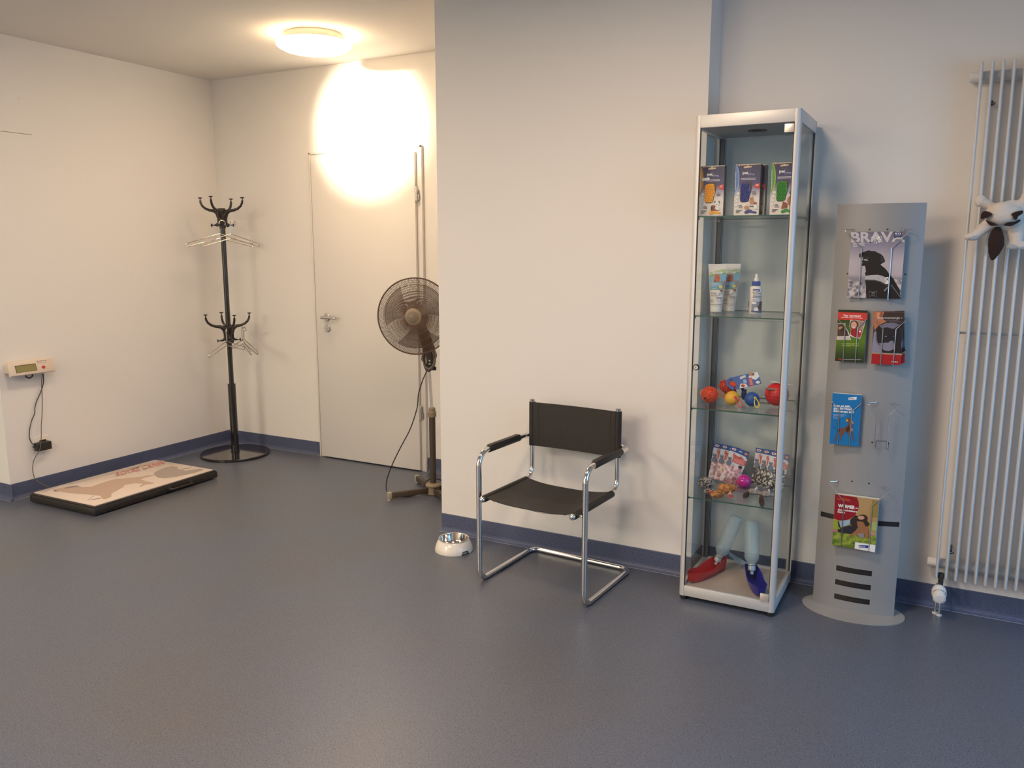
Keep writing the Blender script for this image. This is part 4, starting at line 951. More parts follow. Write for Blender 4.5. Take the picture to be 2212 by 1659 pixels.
# ------------------------------------------------------------------ fourth shelf
z = SH[3]
PINKP = noise_mat('pack_pink_cloth', '#c98a9c', '#e3cfcb', 70, 0.42, 0.52, 0.5); BLKP = noise_mat('pack_black_cloth', '#2b2a2e', '#cfc9bd', 110, 0.49, 0.56, 0.5)
HDR = M('pack_blue', '#2f4f94', 0.4); HDRW = M('pack_white', '#d9d6da', 0.4); PINKR = M('print_pink_ring', '#b83a62', 0.5); PLUM = M('print_plum', '#5b3450', 0.5)
def pack(x, y, lean, roll, yawz, kind, label, group, zoff=0.0):
    """flat pouch in a clear bag under a printed header card, leaning on the cabinet back"""
    t = thing('catnip_pack', label, 'pack', (x, y, z + zoff), (lean, roll, yawz), group)
    W, H, HC_ = 0.078, 0.088, 0.068
    b = MB(); cl = PINKP if kind == 'pink' else BLKP
    def pouch(sgn):
        def f(u, v):
            e = (1 - (2 * u - 1) ** 4) * (1 - (2 * v - 1) ** 4); return ((u - 0.5) * W * (1 + 0.03 * math.sin(6 * v)), sgn * 0.006 * e - 0.002, 0.002 + v * H)
        return f
    b.grid(pouch(-1), 10, 10, cl); b.grid(pouch(1), 10, 10, cl)
    A = Art(b, lambda u, v, l: tuple(Vector(pouch(-1)(u, 1 - v)) + Vector((0, -l, 0))), step=0.1)
    random.seed(int(abs(x) * 1000) + (5 if kind == 'pink' else 0))
    for k in range(20):
        cx_, cy_, rr = random.uniform(0.1, 0.9), random.uniform(0.08, 0.92), random.uniform(0.05, 0.10); A.step = None
        c1 = PINKR if kind == 'pink' else PRINTK
        A.ring(cx_, cy_, rr, rr * 0.25, random.choice([c1, PLUM if kind == 'pink' else PRINTK, GRYT]), 12, W / H); A.ring(cx_, cy_, rr * 0.5, rr * 0.3, random.choice([c1, GRYT]), 10, W / H)
    A.layer += 1
    if kind == 'pink': A.poly([(0.80, 0.72), (0.95, 0.70), (0.95, 0.98), (0.80, 1.0)], M('pack_tag_red', '#d2504a', 0.4), clip=True)
    b.build('fabric_pouch', t)
    b = MB(); b.box(-W / 2, W / 2, -0.0045, -0.0035, H - 0.012, H + HC_, HDRW, 0)
    A = Art(b, flat(-W / 2, W / 2, H + HC_, H - 0.012, -0.0046))
    A.poly([(0, 0), (1, 0), (1, 0.42), (0.9, 0.30), (0.5, 0.26), (0, 0.25)], HDR); A.ell(0.18, 0.12, 0.12, 0.06, PRINTW); A.ell(0.18, 0.12, 0.07, 0.03, RED, up=False); A.ell(0.85, 0.15, 0.09, 0.07, M('print_orange', '#e08a5a', 0.4)); A.ell(0.55, 0.13, 0.10, 0.04, LBL)
    A.text('Smelly', 0.22, 0.48, 0.62, 0.16, RED, 0.03, slope=0.1); A.rect(0.30, 0.50, 0.98, 0.78, RED)
    for k in range(4): A.line([(0.34, 0.55 + k * 0.06), (0.94, 0.55 + k * 0.06)], 0.015, PRINTW)
    cg = M('print_cat_grey', '#6c7486', 0.5); A.ell(0.13, 0.66, 0.10, 0.07, cg); A.poly([(0.05, 0.62), (0.05, 0.53), (0.10, 0.60)], cg, up=False); A.poly([(0.17, 0.60), (0.21, 0.53), (0.22, 0.63)], cg, up=False); A.ell(0.16, 0.88, 0.13, 0.16, cg, up=False); A.layer += 1; A.ell(0.10, 0.65, 0.014, 0.010, PRINTK, 8, up=False); A.ell(0.17, 0.65, 0.014, 0.010, PRINTK, 8); A.ell(0.8, 0.9, 0.11, 0.08, PRINTK)
    b.build('header_card', t)
gp = 'pink patterned packs leaning at the left'; gb = 'black patterned packs leaning at the right'
pack(-0.822, 3.395, -0.22, 0.10, 0.1, 'pink', 'pink patterned cat toy pack at the back left of its fan', gp)
pack(-0.795, 3.382, -0.22, 0.16, 0.1, 'pink', 'pink patterned cat toy pack in the middle of its fan', gp)
pack(-0.768, 3.362, -0.24, 0.27, 0.1, 'pink', 'foremost pink patterned cat toy pack with its red striped card fully showing', gp)
pack(-0.640, 3.395, -0.22, 0.04, 0.0, 'black', 'black and white patterned cat toy pack at the back left of its fan', gb)
pack(-0.612, 3.380, -0.22, 0.08, 0.0, 'black', 'black and white patterned cat toy pack in the middle of its fan', gb)
pack(-0.586, 3.360, -0.24, 0.13, 0.0, 'black', 'foremost black and white patterned pack, partly behind the cabinet post', gb)
# ball in its clear tray
t = thing('glitter_ball', 'shiny magenta plastic ball in a clear pack', 'ball', (-0.6925, 3.318, z))
b = MB(); r = 0.0285; b.ball((0, 0, r + 0.004), r, M('magenta_plastic', '#c4148c', 0.14, coat=0.5), 32)
for d in ((-0.5, -0.8, 0.35), (0.1, -1, 0.55), (0.5, -0.8, 0.3), (-0.15, -1, 0.0), (0.3, -0.9, -0.45), (-0.6, -0.7, -0.35), (0.1, -0.6, 0.9)): b.ball(Vector((0, 0, r + 0.004)) + Vector(d).normalized() * r * 0.985, (0.0028, 0.0018, 0.0018), M('magenta_deep', '#4a0f4a', 0.4), 8)
b.build('ball', t)
b = MB(); CP = glass_mat('clear_plastic', (0.94, 0.94, 0.95)); b.box(-0.085, 0.10, -0.06, 0.045, 0.0, 0.0012, M('toy_card', '#8b7f90', 0.35)); b.box(-0.085, -0.02, -0.022, -0.006, 0.0012, 0.0016, RED); b.box(0.03, 0.10, -0.058, -0.03, 0.0012, 0.0016, HDR)
b.build('backing_card', t)
b = MB(); b.box(-0.075, 0.085, -0.045, 0.035, 0.0125, 0.0135, CP); b.build('clear_cover', t)
GFUR = noise_mat('grey_fur', '#2c2b2c', '#b3aca6', 120, 0.40, 0.58, 0.9, 0.6); BFUR = noise_mat('brown_fur', '#8a5227', '#c98f55', 90, 0.35, 0.6, 0.9, 0.6); MFUR = noise_mat('mouse_fur', '#7d746f', '#a59b95', 150, 0.4, 0.6, 0.95, 0.4); FTH = noise_mat('feather_brown', '#2b150e', '#6e4a35', 60, 0.35, 0.65, 0.8)
def furry(b, c, r, m, n, h, R=None, seed=1):
    random.seed(seed); r = Vector(r); b.ball(c, tuple(r), m, 22, R=R)
    for k in range(n):
        zz = 1 - 2 * (k + 0.5) / n; q = k * 2.39996; s_ = math.sqrt(1 - zz * zz); d = Vector((s_ * math.cos(q) * r.x, s_ * math.sin(q) * r.y, zz * r.z)); dn = d.normalized() + Vector((random.uniform(-.6, .6), random.uniform(-.6, .6), random.uniform(-.6, .6)))
        if R: d = R @ d; dn = R @ dn
        p = Vector(c) + d * 0.95; b.tube([p, p + dn.normalized() * h * random.uniform(0.7, 1.2)], 0.0007, m, 3, cap=False, rad=[0.0009, 0.0003])
t = thing('furry_toy', 'grey speckled furry cat toy at the left front of the shelf', 'cat toy', (-0.832, 3.235, z))
b = MB(); furry(b, (0, 0.01, 0.0255), (0.032, 0.026, 0.024), GFUR, 420, 0.005); b.build('body', t)
b = MB(); furry(b, (0.034, -0.058, 0.012), (0.023, 0.012, 0.011), GFUR, 220, 0.004, Matrix.Rotation(0.35, 3, 'Z')); b.box(0.028, 0.044, -0.073, -0.069, 0.011, 0.017, RED, 0.001); b.build('foot_end', t)
b = MB(); b.tube(wpath([(0.05, -0.05, 0.004), (0.065, -0.05, 0.004), (0.078, -0.03, 0.006), (0.082, -0.01, 0.004)]), 0.0009, BLACK, 6); b.build('string_tail', t)
t = thing('furry_toy', 'ginger brown furry cat toy with a small red collar hanging over the shelf front', 'cat toy', (-0.736, 3.20, z))
b = MB(); furry(b, (-0.004, 0.006, 0.024), (0.032, 0.022, 0.020), BFUR, 420, 0.005, seed=2); furry(b, (0.018, 0.004, 0.030), (0.018, 0.014, 0.015), BFUR, 160, 0.005, seed=3); b.build('head', t)
b = MB(); furry(b, (-0.022, -0.052, 0.014), (0.020, 0.034, 0.0135), BFUR, 380, 0.005, Matrix.Rotation(-0.5, 3, 'Z'), 4); b.build('body', t)
b = MB(); b.box(0.015, 0.034, -0.036, -0.024, 0.003, 0.010, RED, 0.002); b.build('collar', t)
b = MB(); b.prism([(0, 0), (0.016, 0.004), (0.010, 0.018)], 0.002, M('felt_pink', '#d69a80', 0.8), Matrix.Translation((0.012, -0.034, 0.012)) @ Matrix.Rotation(1.2, 4, 'X')); b.build('ear', t)
def mouse(x, y, rz, label, tail_end, zs_=1.0):
    t = thing('toy_mouse', label, 'toy mouse', (x, y, z), (0, 0, rz), 'grey toy mice')
    b = MB(); b.ball((0, 0, 0.0125), (0.024, 0.014, 0.0125), MFUR, 24); b.ball((0.022, 0, 0.011), (0.012, 0.009, 0.008), MFUR, 16); b.build('body', t)
    for s_ in (-1, 1):
        b = MB(); b.ball((0.010, s_ * 0.008, 0.026), (0.003, 0.005, 0.007), M('felt_white', '#dcd8d2', 0.8), 12); b.build('ear', t)
    b = MB(); b.ball((0.028, -0.006, 0.014), 0.0014, BLACK, 8); b.ball((0.028, 0.006, 0.014), 0.0014, BLACK, 8); b.ball((0.034, 0, 0.011), 0.002, M('nose_pink', '#c76a62', 0.5), 8); b.build('eyes_and_nose', t)
    b = MB(); random.seed(int(-x * 500)); s0 = Vector((-0.022, 0, 0.009)); e = Matrix.Rotation(-rz, 3, 'Z') @ Vector(tail_end)
    for k in range(260):
        f_ = random.random(); base = s0 + (e - s0) * (0.15 + 0.6 * f_); w3 = 0.011 * math.sin(PI * min(1, 0.25 + f_ * 0.75))
        off = Vector((random.uniform(-1, 1), random.uniform(-1, 1), random.uniform(-0.6, 0.6))) * w3
        b.tube([s0 + (e - s0) * (0.1 + 0.6 * f_) + off * 0.2, base + off * 0.8, base + off + (e - s0) * 0.22], 0.0006, FTH, 3, cap=False)
    b.tube([s0, s0 + (e - s0) * 0.5 + Vector((0, 0, 0.003)), e], 0.002, FTH, 6, rad=[0.003, 0.005, 0.001]); b.build('feather_tail', t)
mouse(-0.640, 3.255, -0.15, 'grey toy mouse with a brown feather tail, lying just right of the magenta ball', (-0.020, -0.085, 0.004))
mouse(-0.588, 3.245, 0.25, 'grey toy mouse beside the cabinet post, its feather tail hanging over the shelf edge', (0.012, -0.125, -0.012))

# ------------------------------------------------------------------ travel drinking bottles at the bottom
z = 0.053
CLR = M('bottle_translucent', '#b9cdd3', 0.35, trans=0.0, alpha=0.40, bump=(30, 0.1))
def drinker(col, label, hinge, tip, top, hz_=0.052):
    hinge, tip, top = Vector(hinge), Vector(tip), Vector(top)
    t = thing('travel_water_bottle', label, 'pet bottle', (hinge.x, hinge.y, z), (0, 0, 0), 'travel drinking bottles at the bottom')
    d = tip - hinge; L = d.length; a = math.atan2(d.y, d.x); T = Matrix.Rotation(a, 4, 'Z')
    m = M('trough_' + col.strip('#'), col, 0.35); b = MB()
    ns = 22
    def outer(u, v, ins=0.0):
        # u along the length (0 hinge, 1 tip), v across through the bottom
        s_ = u; hwid = 0.034 * (1 - 0.55 * max(0, (s_ - 0.70) / 0.30) ** 2) * (0.72 + 0.28 * min(1, s_ / 0.35)); hwid -= ins
        rim = 0.046 + 0.012 * (1 - s_) ** 2 - 0.014 * math.exp(-((s_ - 0.55) / 0.22) ** 2); q = -1 + 2 * v
        flat_ = 0.62
        if abs(q) < flat_: y = q / flat_ * hwid * 0.62; zz = ins
        else: k = (abs(q) - flat_) / (1 - flat_); y = math.copysign(hwid * (0.62 + 0.38 * k ** 0.8), q); zz = ins + (rim - ins) * k
        lift = 0.010 * max(0, (s_ - 0.75) / 0.25) ** 2 if zz < 0.02 else 0
        x = -0.012 + (L + 0.012 - ins * 2) * s_ + ins
        return T @ Vector((x, y, zz + lift))
    b.grid(lambda u, v: outer(u, v), ns, 18, m, 0.0018)
    for u in (0.0, 1.0):
        pts = [outer(u, k / 18) for k in range(19)]; b._add(pts, [tuple(range(19))], m)
    b.build('trough', t)
    n0 = T @ Vector((0.018, 0, hz_)); tp = Vector((top.x - hinge.x, top.y - hinge.y, top.z - z)); ax_ = (tp - n0); LL = ax_.length; TT = Matrix.Translation(n0) @ rot_to(ax_)
    b = MB(); CAPM = M('bottle_cap_silver', '#a9b3bb', 0.3, 0.2); b.lathe([(0.0001, -0.026), (0.0075, -0.026), (0.008, -0.012), (0.0155, -0.010), (0.0165, -0.002), (0.0160, 0.014), (0.0001, 0.015)], CAPM, 28, TT); b.build('cap', t)
    b = MB(); prof = [(0.0001, 0.012), (0.013, 0.012), (0.014, 0.018), (0.021, 0.026), (0.0275, 0.036), (0.0295, 0.046)]
    k = 0.05
    while k < LL - 0.012:
        prof += [(0.0295, k), (0.0288, k + 0.004), (0.0295, k + 0.008)]; k += 0.012
    prof += [(0.0285, LL - 0.008), (0.024, LL - 0.001), (0.016, LL), (0.0001, LL - 0.002)]
    b.lathe(prof, CLR, 36, TT); b.build('bottle', t)
    b = MB(); b.tube([TT @ Vector((0.0175 * math.cos(q), 0.0175 * math.sin(q), 0.010)) for q in [2 * PI * k / 24 for k in range(24)]], 0.0013, BLACK, 6, closed=True); b.build('strap_ring', t)
    return t
drinker('#c4141f', 'travel water bottle with a bright red drinking trough', (-0.783, 3.350, z), (-0.856, 3.142, z), (-0.728, 3.385, 0.290))
drinker('#20228c', 'travel water bottle with a dark blue drinking trough', (-0.648, 3.316, z), (-0.566, 3.128, z), (-0.664, 3.365, 0.284))
b = MB(); SC = glass_mat('milky_scoop', (0.78, 0.84, 0.86))
def scoop(u, v): x = (u - 0.5) * 0.10; y = (v - 0.5) * 0.05; return (x, y * (1 - 0.5 * abs(2 * u - 1)), 0.030 + 0.9 * abs(y) * 0.5 + 0.04 * (0.5 - u) + 0.01 * (1 - (2 * u - 1) ** 2) * -1)
b.grid(scoop, 12, 8, M('scoop_plastic', '#9fb3b8', 0.3, alpha=0.55), 0.0015)
for k in range(6):
    u = 0.15 + k * 0.14; b.tube([Vector(scoop(u, j / 8)) + Vector((0, 0, 0.001)) for j in range(9)], 0.0008, PRINTW, 5)
b.cyl((0, 0.0, 0.0), (0, 0, 0.024), 0.004, M('scoop_plastic', '#9fb3b8', 0.3, alpha=0.55), 8)
tag(b.build('plastic_scoop', None, (-0.712, 3.405, z), (0, 0, 0)), 'ribbed clear plastic scoop between the two water bottles', 'scoop')

for o in COL.objects:      # the goods stand 8 mm further left and 38 mm further back, where the cabinet is
    if o.name not in before_contents and o.parent is None: o.location.x -= 0.008; o.location.y += 0.038

# ================================================================== LEAFLET STAND
SX, SY = -0.255, 3.357
t = thing('leaflet_stand', 'tall grey metal leaflet stand with wire holders on an oval foot', 'stand', (SX, SY, 0))
STG = M('stand_grey_metal', (0.30, 0.30, 0.305), 0.5, 0.12); SW = 0.15; SAG = 0.033; SH_ = 1.58
def bowy(x): return -SAG * (1 - (x / SW) ** 2)
# panel with real slots cut into it: strips of a column grid
b = MB(); cols = 24; xsx = [-SW + 2 * SW * i / cols for i in range(cols + 1)]
slots = [(-0.067, 0.063, 0.042, 0.064), (-0.067, 0.063, 0.102, 0.124), (-0.067, 0.063, 0.160, 0.182), (-0.14, 0.144, 0.366, 0.386)]
xs_ = sorted(set([round(x, 5) for x in xsx] + [s_[0] for s_ in slots] + [s_[1] for s_ in slots])); zs_ = sorted(set([0.004, SH_] + [s_[2] for s_ in slots] + [s_[3] for s_ in slots]))
vid = {}
def V(i, j, k):
    key = (i, j, k)
    if key not in vid: vid[key] = len(vl); vl.append(Vector((xs_[i], bowy(xs_[i]) + (0.002 if k else 0), zs_[j])))
    return vid[key]
vl = []; fl = []
def solid(i, j):
    if i < 0 or j < 0 or i >= len(xs_) - 1 or j >= len(zs_) - 1: return False
    xm = (xs_[i] + xs_[i + 1]) / 2; zm = (zs_[j] + zs_[j + 1]) / 2
    return not any(s_[0] < xm < s_[1] and s_[2] < zm < s_[3] for s_ in slots)
for i in range(len(xs_) - 1):
    for j in range(len(zs_) - 1):
        if not solid(i, j): continue
        fl.append((V(i, j, 0), V(i + 1, j, 0), V(i + 1, j + 1, 0), V(i, j + 1, 0))); fl.append((V(i, j, 1), V(i, j + 1, 1), V(i + 1, j + 1, 1), V(i + 1, j, 1)))
        if not solid(i - 1, j): fl.append((V(i, j, 0), V(i, j + 1, 0), V(i, j + 1, 1), V(i, j, 1)))
        if not solid(i + 1, j): fl.append((V(i + 1, j, 0), V(i + 1, j, 1), V(i + 1, j + 1, 1), V(i + 1, j + 1, 0)))
        if not solid(i, j - 1): fl.append((V(i, j, 0), V(i, j, 1), V(i + 1, j, 1), V(i + 1, j, 0)))
        if not solid(i, j + 1): fl.append((V(i, j + 1, 0), V(i + 1, j + 1, 0), V(i + 1, j + 1, 1), V(i, j + 1, 1)))
b._add(vl, fl, STG, True)
for s_ in slots:    # black sheets closing the slots from behind
    b.grid(lambda u, v, s_=s_: (s_[0] - 0.004 + (s_[1] - s_[0] + 0.008) * u, bowy(s_[0] - 0.004 + (s_[1] - s_[0] + 0.008) * u) + 0.0045, s_[2] - 0.004 + (s_[3] - s_[2] + 0.008) * v), 12, 1, BLACK)
for (x, z) in ((-0.031, 1.487), (0.029, 1.487), (-0.031, 0.531), (0.029, 0.531), (-0.098, 1.325), (0.098, 1.325), (0.030, 0.692), (0.085, 0.692)):
    b.cyl((x, bowy(x) + 0.001, z), (x, bowy(x) - 0.0008, z), 0.003, BLACK, 12)
b.build('panel', t)
b = MB(); pr = [(0.190 * math.cos(q), -0.005 + 0.125 * math.sin(q)) for q in [2 * PI * k / 72 for k in range(72)]]; b.prism(pr, 0.004, M('stand_foot_metal', (0.42, 0.40, 0.38), 0.45, 0.3)); b.build('oval_foot', t)
WR = M('holder_wire', (0.72, 0.72, 0.73), 0.2, 1.0)
def holder(cx, ztop, half_top, half_mid, dz_mid, zbot, off, depth):
    b = MB(); r = 0.0016
    for s_ in (-1, 1):
        xt, xm = cx + s_ * half_top, cx + s_ * half_mid; xi = cx + s_ * (half_top - 0.026)
        yp_ = bowy(xi); yf = bowy(cx) - off
        pts = [(xi, yp_, ztop + 0.004), (xi, yp_ - 0.010, ztop + 0.004), (xt, yf + 0.012, ztop + 0.004), (xt, yf, ztop), (xm, yf, ztop - dz_mid), (xm, yf, zbot), (xm - s_ * 0.002, yf + 0.003, zbot - 0.004), (xm - s_ * 0.002, bowy(xm) - 0.004, zbot - 0.004)]
        b.tube(fillet(pts, 0.004, 3), r, WR, 8)
        b.cyl((xi, yp_ + 0.0005, ztop + 0.004), (xi, yp_ - 0.003, ztop + 0.004), 0.0035, WR, 10)
    xm = cx + half_mid; xn = cx - half_mid
    b.tube([(xn, bowy(xn) - 0.004, zbot - 0.004), (xn, bowy(xn) - 0.004, zbot + 0.022), (xm, bowy(xm) - 0.004, zbot + 0.022), (xm, bowy(xm) - 0.004, zbot - 0.004)], r, WR, 8)
    b.build('wire_holder', t)
holder(-0.002, 1.483, 0.111, 0.050, 0.062, 1.236, 0.020, 0.02)
for cx, zt in ((-0.068, 1.161), (0.062, 1.161), (-0.068, 0.843), (0.062, 0.843)):
    holder(cx, zt, 0.052, 0.0215, 0.034, zt - 0.163, 0.0345, 0.02)
holder(-0.002, 0.519, 0.108, 0.050, 0.065, 0.273, 0.0275, 0.02)

# ------------------------------------------------------------------ magazines and leaflets in the holders
def sheet(name, label, cat, w, h, th, x, zb, yb, edge, lean=0.0, roll=0.0, group=None, art=None, src=None, base=None):
    b = MB(); b.box(-w / 2, w / 2, -th, 0, 0, h, edge or PAPER)
    if base: b.box(-w / 2 + 0.0001, w / 2 - 0.0001, -th - 0.0002, -th + 0.0001, 0.0001, h - 0.0001, base)
    if art: art(Art(b, flat(-w / 2, w / 2, h, 0, -th - 0.0002), src, lift=0.00012))
    o = b.build(name, None, (x, yb, zb), (lean, roll, 0)); tag(o, label, cat, group); return o
yb = SY - SAG - 0.0045
# magazine with the black dog
SKYM = ramp_mat('cover_sky', 2, 0.0, 0.242, [(0.0, '#5d5c66'), (0.30, '#8f8a92'), (0.36, '#b9aeb4'), (0.55, '#bdb3bb'), (0.8, '#8a869a'), (1.0, '#6f6b7c')], 0.35)
ROCK = noise_mat('cover_rock', '#4a4a5c', '#cbc2c2', 75, 0.35, 0.62, 0.4); DOGK = M('print_dog_black', '#100d12', 0.35); DOGS = M('print_dog_sheen', '#2c2a33', 0.35); HAR = M('print_harness', '#b3b1b6', 0.4)
def brava(A):
    A.poly([(370, 1130), (450, 1150), (560, 1180), (690, 1230), (690, 1505), (330, 1490)], ROCK, up=False, clip=True); A.poly([(1180, 1140), (1350, 1160), (1312, 1440), (1240, 1400)], ROCK, clip=True)
    A.poly([(1160, 1085), (1200, 1130), (1240, 1220), (1300, 1340), (1315, 1535), (695, 1508), (685, 1400), (690, 1260), (680, 1150), (700, 1080), (680, 1020), (700, 985), (690, 900), (685, 870), (640, 878), (622, 840), (650, 810), (615, 780), (612, 740), (580, 690), (585, 640), (640, 612), (700, 595), (760, 570), (800, 585), (880, 590), (940, 625), (990, 650), (1030, 690), (1055, 750), (1062, 800), (1010, 830), (975, 850), (1010, 890), (1060, 930), (1100, 990), (1135, 1050)], DOGK, clip=True)
    A.poly([(620, 720), (655, 690), (655, 760), (612, 800)], HAR, up=False); A.poly([(668, 752), (700, 742), (745, 765), (740, 782), (700, 765), (670, 768)], HAR, up=False)
    A.poly([(690, 715), (730, 700), (775, 705), (760, 745), (700, 740)], DOGS, up=False); A.poly([(985, 670), (1040, 720), (1045, 790), (1000, 820), (975, 760)], DOGS)
    A.poly([(695, 1070), (800, 1055), (920, 1052), (1000, 1075), (1060, 1105), (1130, 1110), (1130, 1210), (1110, 1240), (1050, 1230), (960, 1180), (860, 1150), (760, 1145), (672, 1140)], HAR)
    A.line([(680, 1150), (860, 1158), (960, 1192), (1100, 1275)], 8, M('print_strap', '#6f6d74', 0.4)); A.line([(930, 1110), (915, 1165), (1000, 1215)], 4, DOGS)
    A.ell(1090, 1145, 42, 48, PRINTW); A.line([(1070, 1125), (1110, 1165)], 10, DOGK); A.line([(1110, 1125), (1070, 1165)], 10, DOGK); A.ell(1080, 1215, 40, 22, PRINTW)
    A.poly([(1015, 1360), (1085, 1290), (1105, 1300), (1030, 1385)], GRYT, up=False); A.line([(1150, 1250), (1200, 1320), (1310, 1500)], 9, GRYT)
    A.text('BRAVA', 435, 412, 1010, 190, M('cover_title', '#c7c0c6', 0.35), 0.035)
    A.poly([(1248, 225), (1390, 222), (1385, 330), (1290, 330), (1245, 350)], M('cover_navy', '#2c3560', 0.4)); A.text('50', 1262, 275, 118, 36, PRINTW, 0.02); A.line([(1262, 300), (1365, 297)], 7, LBL)
    A.line([(810, 325), (900, 312), (950, 300), (1010, 315), (1025, 345), (990, 370), (950, 345), (925, 320), (940, 370), (980, 430), (935, 410), (900, 460), (915, 400), (880, 380), (870, 460)], 9, PRINTW); A.ell(965, 330, 22, 16, PRINTW, 12)
    for k, (x1) in enumerate((708, 680, 700, 550)): A.line([(470 - k, 432 + k * 22), (x1, 434 + k * 22)], 8, PRINTW)
    for q in ([(755, 1410), (755, 1375), (790, 1372)], [(850, 1378), (885, 1380), (883, 1415)], [(880, 1450), (878, 1480), (845, 1480)], [(750, 1445), (750, 1480), (785, 1480)]): A.line(q, 5, GRYT)
    A.line([(785, 1392), (858, 1394)], 12, GRYT); A.line([(820, 1400), (790, 1450), (820, 1470), (850, 1440), (825, 1410)], 8, GRYT)
sheet('magazine', 'magazine with a black dog on its cover in the topmost wire holder', 'magazine', 0.182, 0.242, 0.004, SX - 0.001, 1.237, yb - 0.004, PAPER, art=brava, src=[(440, 210), (1465, 215), (1310, 1535), (330, 1490)], base=SKYM, lean=-0.0)
# green leaflets
GL = ramp_mat('leaflet_green', 2, 0.0, 0.195, [(0.0, '#1e2a10'), (0.15, '#2f4614'), (0.42, '#5d7c1c'), (0.6, '#4d6b1c'), (0.86, '#25300f'), (1.0, '#232a14')], 0.35)
def green(A):
    A.poly([(232, 190), (950, 212), (946, 405), (222, 378)], RED, clip=True)
    A.text('Tier vermisst?', 358, 296, 440, 44, PRINTW, 0.035, slope=0.028); A.text('Wir helfen suchen. Und finden.', 308, 330, 540, 22, PRINTW, 0.03, slope=0.04)
    A.poly([(225, 475), (415, 475), (420, 560), (500, 690), (570, 890), (205, 885)], PRINTW, clip=True); A.poly([(228, 485), (400, 487), (408, 570), (470, 660), (520, 800), (215, 795)], M('print_cat_photo', '#4b352c', 0.5), clip=True); A.ell(300, 590, 52, 42, TAN); A.ell(350, 640, 60, 50, DKB); A.poly([(215, 800), (540, 820), (560, 880), (210, 876)], M('print_blanket', '#cdbdb4', 0.5), clip=True)
    A.poly([(545, 382), (925, 425), (800, 870), (650, 835), (545, 790), (560, 650), (520, 540)], PRINTW); A.poly([(555, 392), (912, 432), (795, 858), (660, 822), (560, 700), (535, 540)], M('print_photo_bg', '#a58a78', 0.5))
    A.ell(640, 520, 108, 125, M('print_hair', '#5a2f20', 0.5)); A.ell(632, 520, 72, 92, M('print_face', '#d9a58c', 0.5)); A.poly([(560, 640), (700, 600), (760, 660), (740, 850), (640, 815), (560, 760)], M('print_red_coat', '#9c1a1c', 0.5)); A.poly([(770, 620), (850, 650), (795, 850), (740, 790)], M('print_red_book', '#b5302c', 0.5)); A.ell(790, 680, 26, 24, PRINTW); A.line([(605, 575), (655, 580)], 9, PRINTW); A.ell(602, 505, 8, 6, DKB, 8, up=False); A.ell(660, 508, 8, 6, DKB, 8, up=False)
    A.text('Vom Schicksal getrennt.', 335, 1002, 440, 34, M('print_lime', '#c6d86a', 0.4), 0.015, slope=0.02); A.text('Wie wieder vereint.', 335, 1050, 440, 32, M('print_lime', '#c6d86a', 0.4), 0.015, slope=0.02)
    A.ell(275, 1375, 18, 16, RED, 12); A.ell(320, 1380, 22, 16, RED, 12); A.line([(360, 1385), (840, 1402)], 18, GRYT)
gy = yb - 0.012
src = [(232, 125), (955, 150), (905, 1490), (165, 1420)]
DG = M('leaflet_green_edge', '#3d4a2e', 0.5)
for k in range(4):
    sheet('leaflet', 'one of the green leaflets stacked behind the front green one', 'leaflet', 0.101, 0.195, 0.0012, SX - 0.068 + 0.0015, 0.9975, yb - 0.004 - k * 0.0035, PAPER, base=GL, group='green leaflets in the second row')
sheet('leaflet', 'front green leaflet with a red headline band and two torn photos', 'leaflet', 0.101, 0.195, 0.001, SX - 0.068, 0.997, yb - 0.0175, PAPER, art=green, src=src, base=GL, group='green leaflets in the second row')
